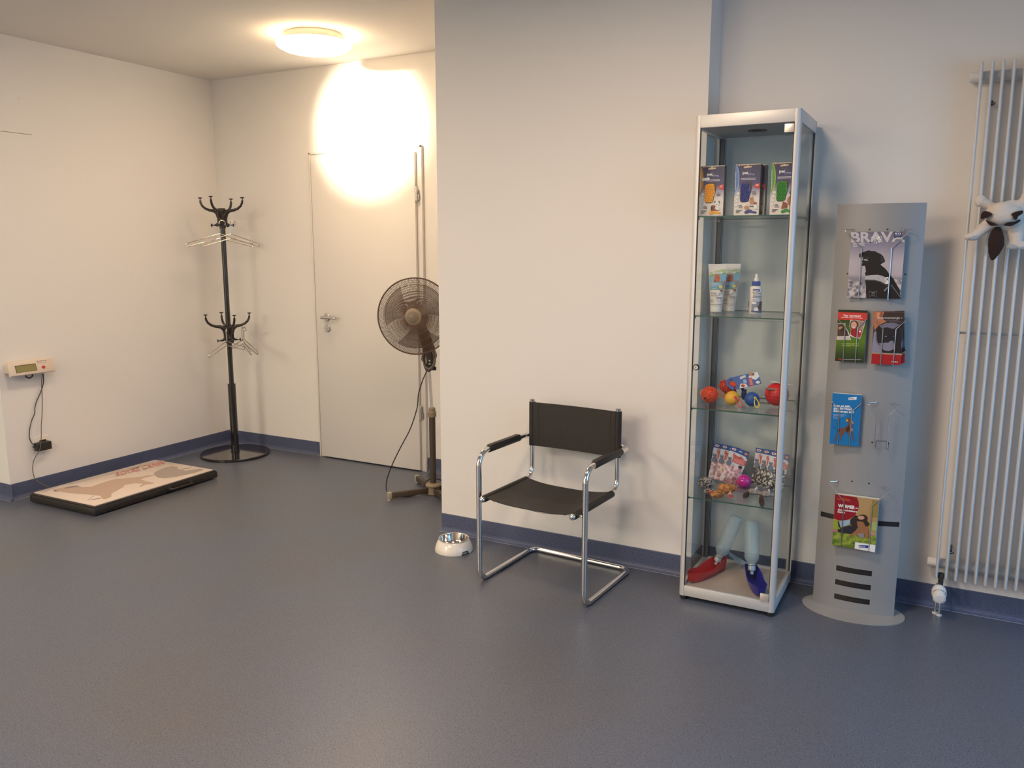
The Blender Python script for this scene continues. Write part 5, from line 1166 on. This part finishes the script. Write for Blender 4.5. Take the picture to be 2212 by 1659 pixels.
# cat leaflets
CATB = ramp_mat('leaflet_cat', 2, 0.0, 0.193, [(0.0, '#a3121c'), (0.185, '#a3121c'), (0.20, '#9a7a52'), (0.215, '#8a8ab0'), (0.5, '#2a2636'), (0.8, '#241c1f'), (1.0, '#3a211c')], 0.35)
def catl(A):
    A.poly([(1108, 1210), (1140, 900), (1160, 720), (1200, 640), (1300, 900), (1350, 1215)], M('print_lavender', '#8a889c', 0.45), up=False, clip=True); A.layer += 1
    A.poly([(1190, 170), (1430, 180), (1360, 330), (1480, 420), (1300, 500), (1180, 640), (1160, 500)], M('print_hand', '#b8704c', 0.5), clip=True); A.poly([(1250, 180), (1320, 182), (1290, 330), (1240, 300)], M('print_hand_light', '#d08f68', 0.5), up=False); A.poly([(1340, 190), (1390, 192), (1350, 350), (1320, 330)], BRN)
    A.poly([(1450, 182), (1905, 188), (1880, 420), (1480, 400), (1400, 330)], M('print_dark_wood', '#33201c', 0.5), clip=True)
    A.poly([(1300, 520), (1480, 450), (1650, 450), (1800, 490), (1700, 560), (1640, 610), (1500, 560), (1350, 580)], M('print_lilac', '#6f6d84', 0.5))
    CK = M('print_black_cat', '#15131c', 0.45); A.poly([(1235, 600), (1260, 540), (1330, 590), (1450, 580), (1600, 600), (1700, 590), (1790, 640), (1820, 800), (1810, 1000), (1840, 1225), (1380, 1215), (1330, 1150), (1330, 1050), (1260, 980), (1215, 880), (1225, 760)], CK)
    A.poly([(1200, 760), (1225, 760), (1240, 930), (1320, 1060), (1250, 1010), (1200, 900)], M('print_lilac', '#6f6d84', 0.5), up=False)
    A.poly([(1280, 970), (1480, 950), (1500, 960), (1560, 905), (1625, 905), (1650, 1000), (1640, 1120), (1510, 1170), (1400, 1150), (1330, 1080)], M('print_cat_chest', '#807e92', 0.5)); A.ell(1450, 795, 28, 12, GRYT, 10, up=False); A.ell(1635, 795, 14, 8, GRYT, 8, up=False)
    A.poly([(1108, 1212), (1835, 1240), (1832, 1268), (1105, 1240)], M('print_gold_line', '#b59468', 0.5)); A.layer += 1
    A.poly([(1105, 1240), (1832, 1268), (1795, 1525), (1080, 1500)], M('print_band_red', '#a5121c', 0.4), clip=True)
    A.text('Altersvorsorge –', 1255, 345, 610, 52, PRINTW, 0.0); A.text('jetzt vorsorgen', 1455, 400, 300, 26, GRYT, 0.0); A.text('länger gesund leben', 1540, 434, 300, 24, GRYT, 0.0); A.text('Vetplus', 1570, 1452, 155, 30, PRINTW, 0.03, slope=0.03)
csrc = [(1185, 165), (1905, 185), (1795, 1525), (1080, 1500)]
for k, (rl, dx) in enumerate(((0.07, 0.006), (0.045, 0.005), (0.055, 0.003))):
    sheet('leaflet', ('leaflet with a black cat fanned out furthest right behind the front one', 'cat leaflet fanned out second behind the front one', 'cat leaflet directly behind the front one, tilted slightly right')[k], 'leaflet', 0.100, 0.193, 0.001, SX + 0.0595 + dx + 0.006 * (k == 0), 0.999, yb - 0.004 - k * 0.004, PAPER, roll=-rl * 0.9 if k else -0.085, art=catl, src=csrc, base=CATB, group='black cat leaflets in the second row')
sheet('leaflet', 'front leaflet with a black cat and a red bottom band', 'leaflet', 0.100, 0.193, 0.001, SX + 0.0585, 0.996, yb - 0.0185, PAPER, roll=-0.01, art=catl, src=csrc, base=CATB, group='black cat leaflets in the second row')
# blue booklets
BLU = M('leaflet_blue', '#0673b4', 0.35)
def blue(A):
    A.poly([(638, 265), (832, 252), (828, 315), (642, 322)], PRINTW); A.text('Elanco', 655, 303, 118, 28, M('print_deep_blue', '#1e3f8c', 0.4), 0.02)
    A.text('Kann es sein,', 290, 470, 405, 54, PRINTW, 0.035, slope=0.06); A.text('dass Ihr Hund', 288, 530, 430, 54, PRINTW, 0.035, slope=0.07); A.text('Schmerzen hat?', 286, 590, 490, 54, PRINTW, 0.035, slope=0.09)
    for k, x1 in enumerate((595, 550, 480, 390)): A.line([(285, 645 + k * 28), (x1, 668 + k * 26)], 9, LBL)
    B1 = M('print_weimaraner', '#6d4a40', 0.5); B2 = M('print_weimaraner_dark', '#3c2420', 0.5); B3 = M('print_weimaraner_light', '#ad8c80', 0.5)
    A.poly([(400, 1000), (470, 975), (560, 955), (630, 915), (655, 850), (600, 830), (590, 745), (655, 735), (720, 770), (740, 860), (740, 940), (765, 1010), (750, 1060), (770, 1180), (800, 1260), (790, 1290), (765, 1270), (735, 1090), (700, 1070), (675, 1080), (705, 1240), (680, 1250), (650, 1110), (590, 1060), (555, 1070), (540, 1130), (480, 1190), (500, 1260), (525, 1275), (490, 1275), (450, 1200), (470, 1130), (450, 1100), (400, 1160), (350, 1230), (340, 1290), (312, 1280), (350, 1170), (400, 1090), (385, 1040)], B1)
    A.poly([(400, 1000), (450, 985), (440, 1060), (400, 1110), (385, 1040)], B2, up=False); A.poly([(580, 1000), (660, 900), (680, 990), (640, 1090), (600, 1050)], B2, up=False); A.poly([(700, 960), (760, 1000), (745, 1060), (700, 1040)], B3, up=False); A.poly([(715, 780), (775, 860), (760, 885), (720, 850)], B3, up=False); A.ell(612, 795, 28, 28, M('print_ball_yellow', '#cfa94e', 0.5), 14); A.line([(290, 935), (370, 1000)], 4, B2)
bsrc = [(255, 155), (930, 215), (860, 1415), (200, 1330)]
for k in range(4):
    sheet('booklet', 'one of the blue booklets stacked behind the front blue one', 'booklet', 0.100, 0.198, 0.0032, SX - 0.068 + 0.001 + 0.0005 * k, 0.676, yb - 0.004 - k * 0.0034, PAPER, base=BLU, group='blue booklets in the third row')
sheet('booklet', 'front blue booklet with a brown hunting dog', 'booklet', 0.100, 0.198, 0.003, SX - 0.069, 0.676, yb - 0.004 - 4 * 0.0034, PAPER, art=blue, src=bsrc, base=BLU, group='blue booklets in the third row')
# worm booklets
SAND = ramp_mat('booklet_meadow', 2, 0.0, 0.208, [(0.0, '#5c6f2a'), (0.22, '#84902f'), (0.34, '#8f9c3c'), (0.40, '#b0a052'), (0.55, '#b58f5c'), (1.0, '#b49566')], 0.35)
def worm(A):
    A.poly([(430, 1105), (1330, 1130), (1325, 1405), (415, 1440)], noise_mat('print_grass', '#4e6a20', '#9aa83c', 60, 0.35, 0.65, 0.5), clip=True); A.poly([(450, 905), (560, 930), (540, 1105), (432, 1100)], M('print_meadow', '#94a030', 0.5), clip=True); A.poly([(1215, 930), (1340, 930), (1335, 1110), (1200, 1090)], M('print_pale_green', '#a3b06a', 0.5), clip=True); A.poly([(1240, 480), (1372, 500), (1345, 840), (1215, 830)], M('print_olive_wood', '#93803c', 0.5), clip=True)
    R0 = M('print_crimson', '#8f0f22', 0.4); A.poly([(478, 392), (905, 440)] + [(610 + 358 * math.cos(q), 600 + 325 * math.sin(q)) for q in [-0.50 + k * 0.14 for k in range(0, 17)]] + [(450, 885)], R0, clip=True)
    A.line([(525, 465), (790, 495)], 7, M('print_orange_line', '#e07a2c', 0.4)); A.line([(522, 490), (800, 522)], 7, M('print_orange_line', '#e07a2c', 0.4))
    A.text('WÜRMER –', 540, 650, 410, 62, PRINTW, 0.05, slope=0.09); A.text('das unsichtbare', 535, 715, 405, 38, PRINTW, 0.03, slope=0.09); A.text('Risiko', 532, 765, 155, 38, PRINTW, 0.03, slope=0.09)
    A.poly([(560, 935), (790, 900), (800, 960), (760, 1010), (600, 1060), (565, 1010)], M('print_pale_blue', '#9ab3c6', 0.5)); A.poly([(535, 940), (560, 935), (600, 1075), (640, 1060), (780, 1015), (900, 1040), (930, 1090), (830, 1200), (540, 1160), (535, 1110), (600, 1090), (555, 1050)], M('print_dark_trousers', '#23212c', 0.5))
    A.poly([(430, 1100), (540, 1115), (525, 1165), (430, 1150)], M('print_shoe', '#b5707c', 0.5), clip=True); A.poly([(900, 800), (960, 830), (1000, 950), (950, 1080), (860, 1060), (800, 990), (800, 900)], M('print_dark_jacket', '#2e2220', 0.5)); A.ell(1050, 860, 105, 75, DKB); A.ell(1020, 850, 68, 40, M('print_face2', '#c99a84', 0.5))
    DG1 = M('print_shepherd', '#9a6844', 0.5); DG2 = M('print_shepherd_dark', '#2e211c', 0.5)
    A.poly([(930, 930), (1050, 930), (1160, 1010), (1180, 1100), (1170, 1270), (1130, 1275), (1100, 1180), (1040, 1250), (960, 1240), (900, 1190), (770, 1260), (765, 1235), (900, 1130), (960, 1060)], DG1); A.poly([(1050, 900), (1130, 890), (1190, 965), (1180, 1010), (1120, 1030), (1080, 960)], DG2); A.poly([(1190, 1100), (1335, 1145), (1330, 1210), (1195, 1200)], M('print_tan_arm', '#b98f78', 0.5), clip=True); A.poly([(960, 1180), (1080, 1170), (1090, 1260), (990, 1250)], GRYT)
    A.poly([(908, 1352), (1322, 1400), (1315, 1550), (895, 1490)], PRINTW, clip=True); A.poly([(978, 1412), (1182, 1415), (1172, 1470), (985, 1468)], M('print_deep_blue', '#1e3f8c', 0.4)); A.text('Elanco', 990, 1458, 130, 34, PRINTW, 0.02)
wsrc = [(478, 392), (1370, 475), (1315, 1550), (415, 1440)]
for k in range(3):
    sheet('booklet', 'one of the booklets stacked behind the front one about worms', 'booklet', 0.155, 0.209, 0.0042, SX - 0.007, 0.271, yb - 0.003 - k * 0.0044, PAPER, base=SAND, group='booklets about worms in the lowest holder')
sheet('booklet', 'front booklet with a red circle and a person hugging a dog', 'booklet', 0.155, 0.208, 0.0038, SX - 0.008, 0.271, yb - 0.003 - 3 * 0.0044, PAPER, art=worm, src=wsrc, base=SAND, group='booklets about worms in the lowest holder')

# ================================================================== RADIATOR
RW = M('radiator_white', '#dfe0e2', 0.3)
t = thing('tube_radiator', 'tall white tubular wall radiator with vertical tubes', 'radiator', (0.03, 3.47, 0))
for k in range(18):
    b = MB(); x = k * 0.0332; zt = 2.068
    T = Matrix.Translation((x, 0, 0)) @ Matrix.Diagonal((0.95, 3.4, 1, 1))
    b.lathe([(0.0001, 0.148), (0.0045, 0.149), (0.006, 0.153), (0.006, zt - 0.005), (0.0045, zt - 0.001), (0.0001, zt)], RW, 24, T); b.build('tube', t)
for z in (2.024, 0.196):
    b = MB(); b.cyl((-0.036, 0.040, z), (0.62, 0.040, z), 0.0185, RW, 28, bev=0.003); b.build('header_pipe', t)
b = MB(); b.tube([(-0.003, 0.024, 1.107), (0.60, 0.024, 1.107)], 0.0045, M('cross_rod', '#c5c8cb', 0.4), 8); b.build('cross_rod', t)
BR = M('bracket_grey', '#4a4d4f', 0.4, 0.4)
for (x, z) in ((0.042, 1.93), (0.042, 0.262), (0.53, 1.93), (0.53, 0.262)):
    b = MB(); b.cyl((x, 0.002, z), (x, 0.0735, z), 0.0045, BR, 10); b.tube([(x + 0.010 * math.cos(q), 0.004, z + 0.010 * math.sin(q)) for q in [PI * 0.6 + k * 0.35 for k in range(13)]], 0.002, BR, 6); b.build('wall_bracket', t)
b = MB(); b.cyl((0.0165, 0.012, 0.165), (0.0165, 0.012, 0.145), 0.012, BR, 20, bev=0.002); b.cyl((0.0165, 0.012, 0.146), (0.0165, 0.012, 0.118), 0.0095, BR, 16); b.cyl((0.0165, 0.012, 0.125), (0.0165, -0.03, 0.120), 0.009, BR, 16); b.build('valve', t)
T = Matrix.Translation((0.0125, -0.022, 0.110)) @ rot_to((0.05, -1, -0.22))
b = MB(); VW = M('valve_white', '#e4e2df', 0.3)
b.lathe([(0.0001, 0.0), (0.020, 0.0), (0.0245, 0.004), (0.0262, 0.012), (0.0262, 0.034), (0.024, 0.040), (0.0218, 0.042), (0.0205, 0.062), (0.017, 0.066), (0.0001, 0.067)], VW, 40, T)
for k in range(22):
    q = 2 * PI * k / 22; b.box(-0.0012, 0.0012, 0.0195, 0.0222, 0.046, 0.066, VW, 0.0006, T @ Matrix.Rotation(q, 4, 'Z'))
for k in range(11):
    q = -1.15 + k * 0.23; b.box(-0.0011, 0.0011, 0.0215, 0.0252, 0.034, 0.0415, M('vent_dark', '#4a3e34', 0.6), 0, T @ Matrix.Rotation(q, 4, 'Z'))
b.build('thermostat_head', t)
for dx in (0.004, 0.018):
    b = MB(); b.cyl((dx + 0.002, 0.006 - dx, 0.0), (dx + 0.002, 0.006 - dx, 0.125), 0.0045, CHROME, 12); b.cyl((dx + 0.002, 0.006 - dx, 0.0), (dx + 0.002, 0.006 - dx, 0.004), 0.011, VW, 16); b.build('supply_pipe', t)

# ================================================================== PLUSH TOY ON THE RADIATOR
t = thing('plush_toy', 'white plush animal with dark brown ears and tail draped over the radiator', 'plush toy', (0.135, 3.435, 1.53))
PL = M('plush_white', '#d8cec4', 0.95, sheen=0.6, bump=(160, 0.8)); PB = M('plush_dark_brown', '#2e1a14', 0.95, sheen=0.1, bump=(160, 0.6))
def blob(b, pts, rad, m): b.tube(pts, 0.01, m, 14, rad=rad)
b = MB()
b.ball((0.000, -0.062, 0.006), (0.058, 0.040, 0.040), PL, 28)          # head hanging face down
b.ball((-0.004, -0.072, 0.018), (0.040, 0.030, 0.030), PL, 20)
b.ball((0.024, -0.03, 0.0), (0.056, 0.030, 0.055), PL, 24)             # body behind the head
def limb(p, r): b.tube(wpath(p), 0.01, PL, 14, rad=[r[min(int(i / (6 * (len(p) - 1)) * (len(r) - 1)), len(r) - 2)] * (1 - ((i / (6 * (len(p) - 1)) * (len(r) - 1)) % 1)) + r[min(int(i / (6 * (len(p) - 1)) * (len(r) - 1)) + 1, len(r) - 1)] * ((i / (6 * (len(p) - 1)) * (len(r) - 1)) % 1) for i in range(6 * (len(p) - 1) + 1)])
limb([(-0.022, -0.03, 0.025), (-0.045, -0.032, 0.038), (-0.066, -0.034, 0.050), (-0.073, -0.034, 0.055)], [0.018, 0.014, 0.017, 0.013])
b.ball((-0.074, -0.036, 0.054), (0.020, 0.018, 0.021), PL, 20)
limb([(-0.020, -0.03, -0.015), (-0.048, -0.036, -0.035), (-0.070, -0.042, -0.056), (-0.086, -0.046, -0.072)], [0.024, 0.022, 0.018, 0.015])
b.ball((-0.090, -0.046, -0.071), (0.026, 0.018, 0.014), PL, 20)
limb([(0.036, -0.03, -0.02), (0.046, -0.036, -0.06), (0.048, -0.042, -0.10)], [0.03, 0.026, 0.018])
b.ball((0.058, -0.046, -0.101), (0.034, 0.020, 0.014), PL, 20)
limb([(0.045, -0.03, 0.035), (0.060, -0.032, 0.050), (0.066, -0.034, 0.062)], [0.02, 0.016, 0.018])
b.ball((0.066, -0.034, 0.064), (0.018, 0.018, 0.022), PL, 20)
o = b.build('body', t, edge_split=None)
md = o.modifiers.new('remesh', 'REMESH'); md.mode = 'VOXEL'; md.voxel_size = 0.0022; md.use_smooth_shade = True
md = o.modifiers.new('smooth', 'SMOOTH'); md.factor = 0.7; md.iterations = 6
def felt(pts, name, th=0.004, T=None):
    P0 = [Vector(p) for p in pts]; m0 = len(P0); pts = []
    for i in range(m0):
        a_, p_, q_, c_ = P0[i - 1], P0[i], P0[(i + 1) % m0], P0[(i + 2) % m0]
        for k in range(4):
            s_ = k / 4; pts.append(0.5 * ((2 * p_) + (q_ - a_) * s_ + (2 * a_ - 5 * p_ + 4 * q_ - c_) * s_ * s_ + (3 * p_ - a_ - 3 * q_ + c_) * s_ ** 3))
    b = MB(); n = len(pts); c = sum((Vector(p) for p in pts), Vector()) / n
    v = [Vector(p) for p in pts] + [Vector(p) + Vector((0, th, 0)) for p in pts] + [c + Vector((0, -0.003, 0))]
    b._add(v, [(i, (i + 1) % n, 2 * n) for i in range(n)] + [tuple(range(n, 2 * n))[::-1]] + [(i, n + i, n + (i + 1) % n, (i + 1) % n) for i in range(n)], PB, True); return b.build(name, t)
q = lambda zx, zy, y: ((zx - 800) * 0.000158 - 0.002, y, -(zy - 600) * 0.000172 + 0.004)
felt([q(380, 610, -0.096), q(395, 560, -0.099), q(430, 530, -0.100), q(500, 535, -0.102), q(590, 585, -0.103), q(560, 625, -0.104), q(470, 670, -0.102), q(410, 690, -0.099), q(382, 670, -0.096)], 'ear', 0.008)
felt([q(955, 600, -0.103), q(985, 575, -0.104), q(1060, 545, -0.100), q(1150, 530, -0.092), q(1172, 560, -0.088), q(1150, 600, -0.090), q(1090, 640, -0.095), q(1065, 700, -0.095), q(1025, 708, -0.098), q(985, 650, -0.102)], 'ear', 0.010)
felt([q(480, 706, -0.088), q(560, 740, -0.096), q(640, 762, -0.099), q(738, 822, -0.096), q(700, 815, -0.096), q(600, 822, -0.094), q(545, 790, -0.092)], 'eye_patch', 0.012)
felt([q(830, 812, -0.096), q(900, 765, -0.099), q(980, 750, -0.097), q(1050, 745, -0.090), q(1135, 706, -0.078), q(1138, 735, -0.078), q(1060, 790, -0.086), q(980, 828, -0.091), q(900, 825, -0.093)], 'eye_patch', 0.014)
b = MB(); P = [q(735, 850, -0.055), q(720, 950, -0.062), q(722, 1080, -0.066), q(725, 1200, -0.066), q(705, 1340, -0.064), q(690, 1450, -0.062), q(675, 1510, -0.061)]
rk = [0.009, 0.019, 0.0245, 0.0250, 0.0190, 0.0105, 0.0030]; WP = wpath(P); rads = []
for i in range(len(WP)):
    f_ = i / (len(WP) - 1) * 6; j = min(int(f_), 5); e_ = f_ - j; e_ = e_ * e_ * (3 - 2 * e_) * 0.4 + e_ * 0.6; rads.append(rk[j] * (1 - e_) + rk[j + 1] * e_)
b.tube(WP, 0.02, PB, 24, rad=rads, flat=0.5, up=(0, 1, 0)); b.build('tail', t)
for (zx, zy, yy, rx) in ((270, 1040, -0.058, 0.0185), (1055, 1225, -0.060, 0.019)):
    b = MB(); c = q(zx, zy, yy); b.ball((c[0], c[1], c[2] - 0.002), (rx, 0.006, 0.0095), M('plush_paw_grey', '#a8abae', 0.9), 18); b.build('paw_pad', t)
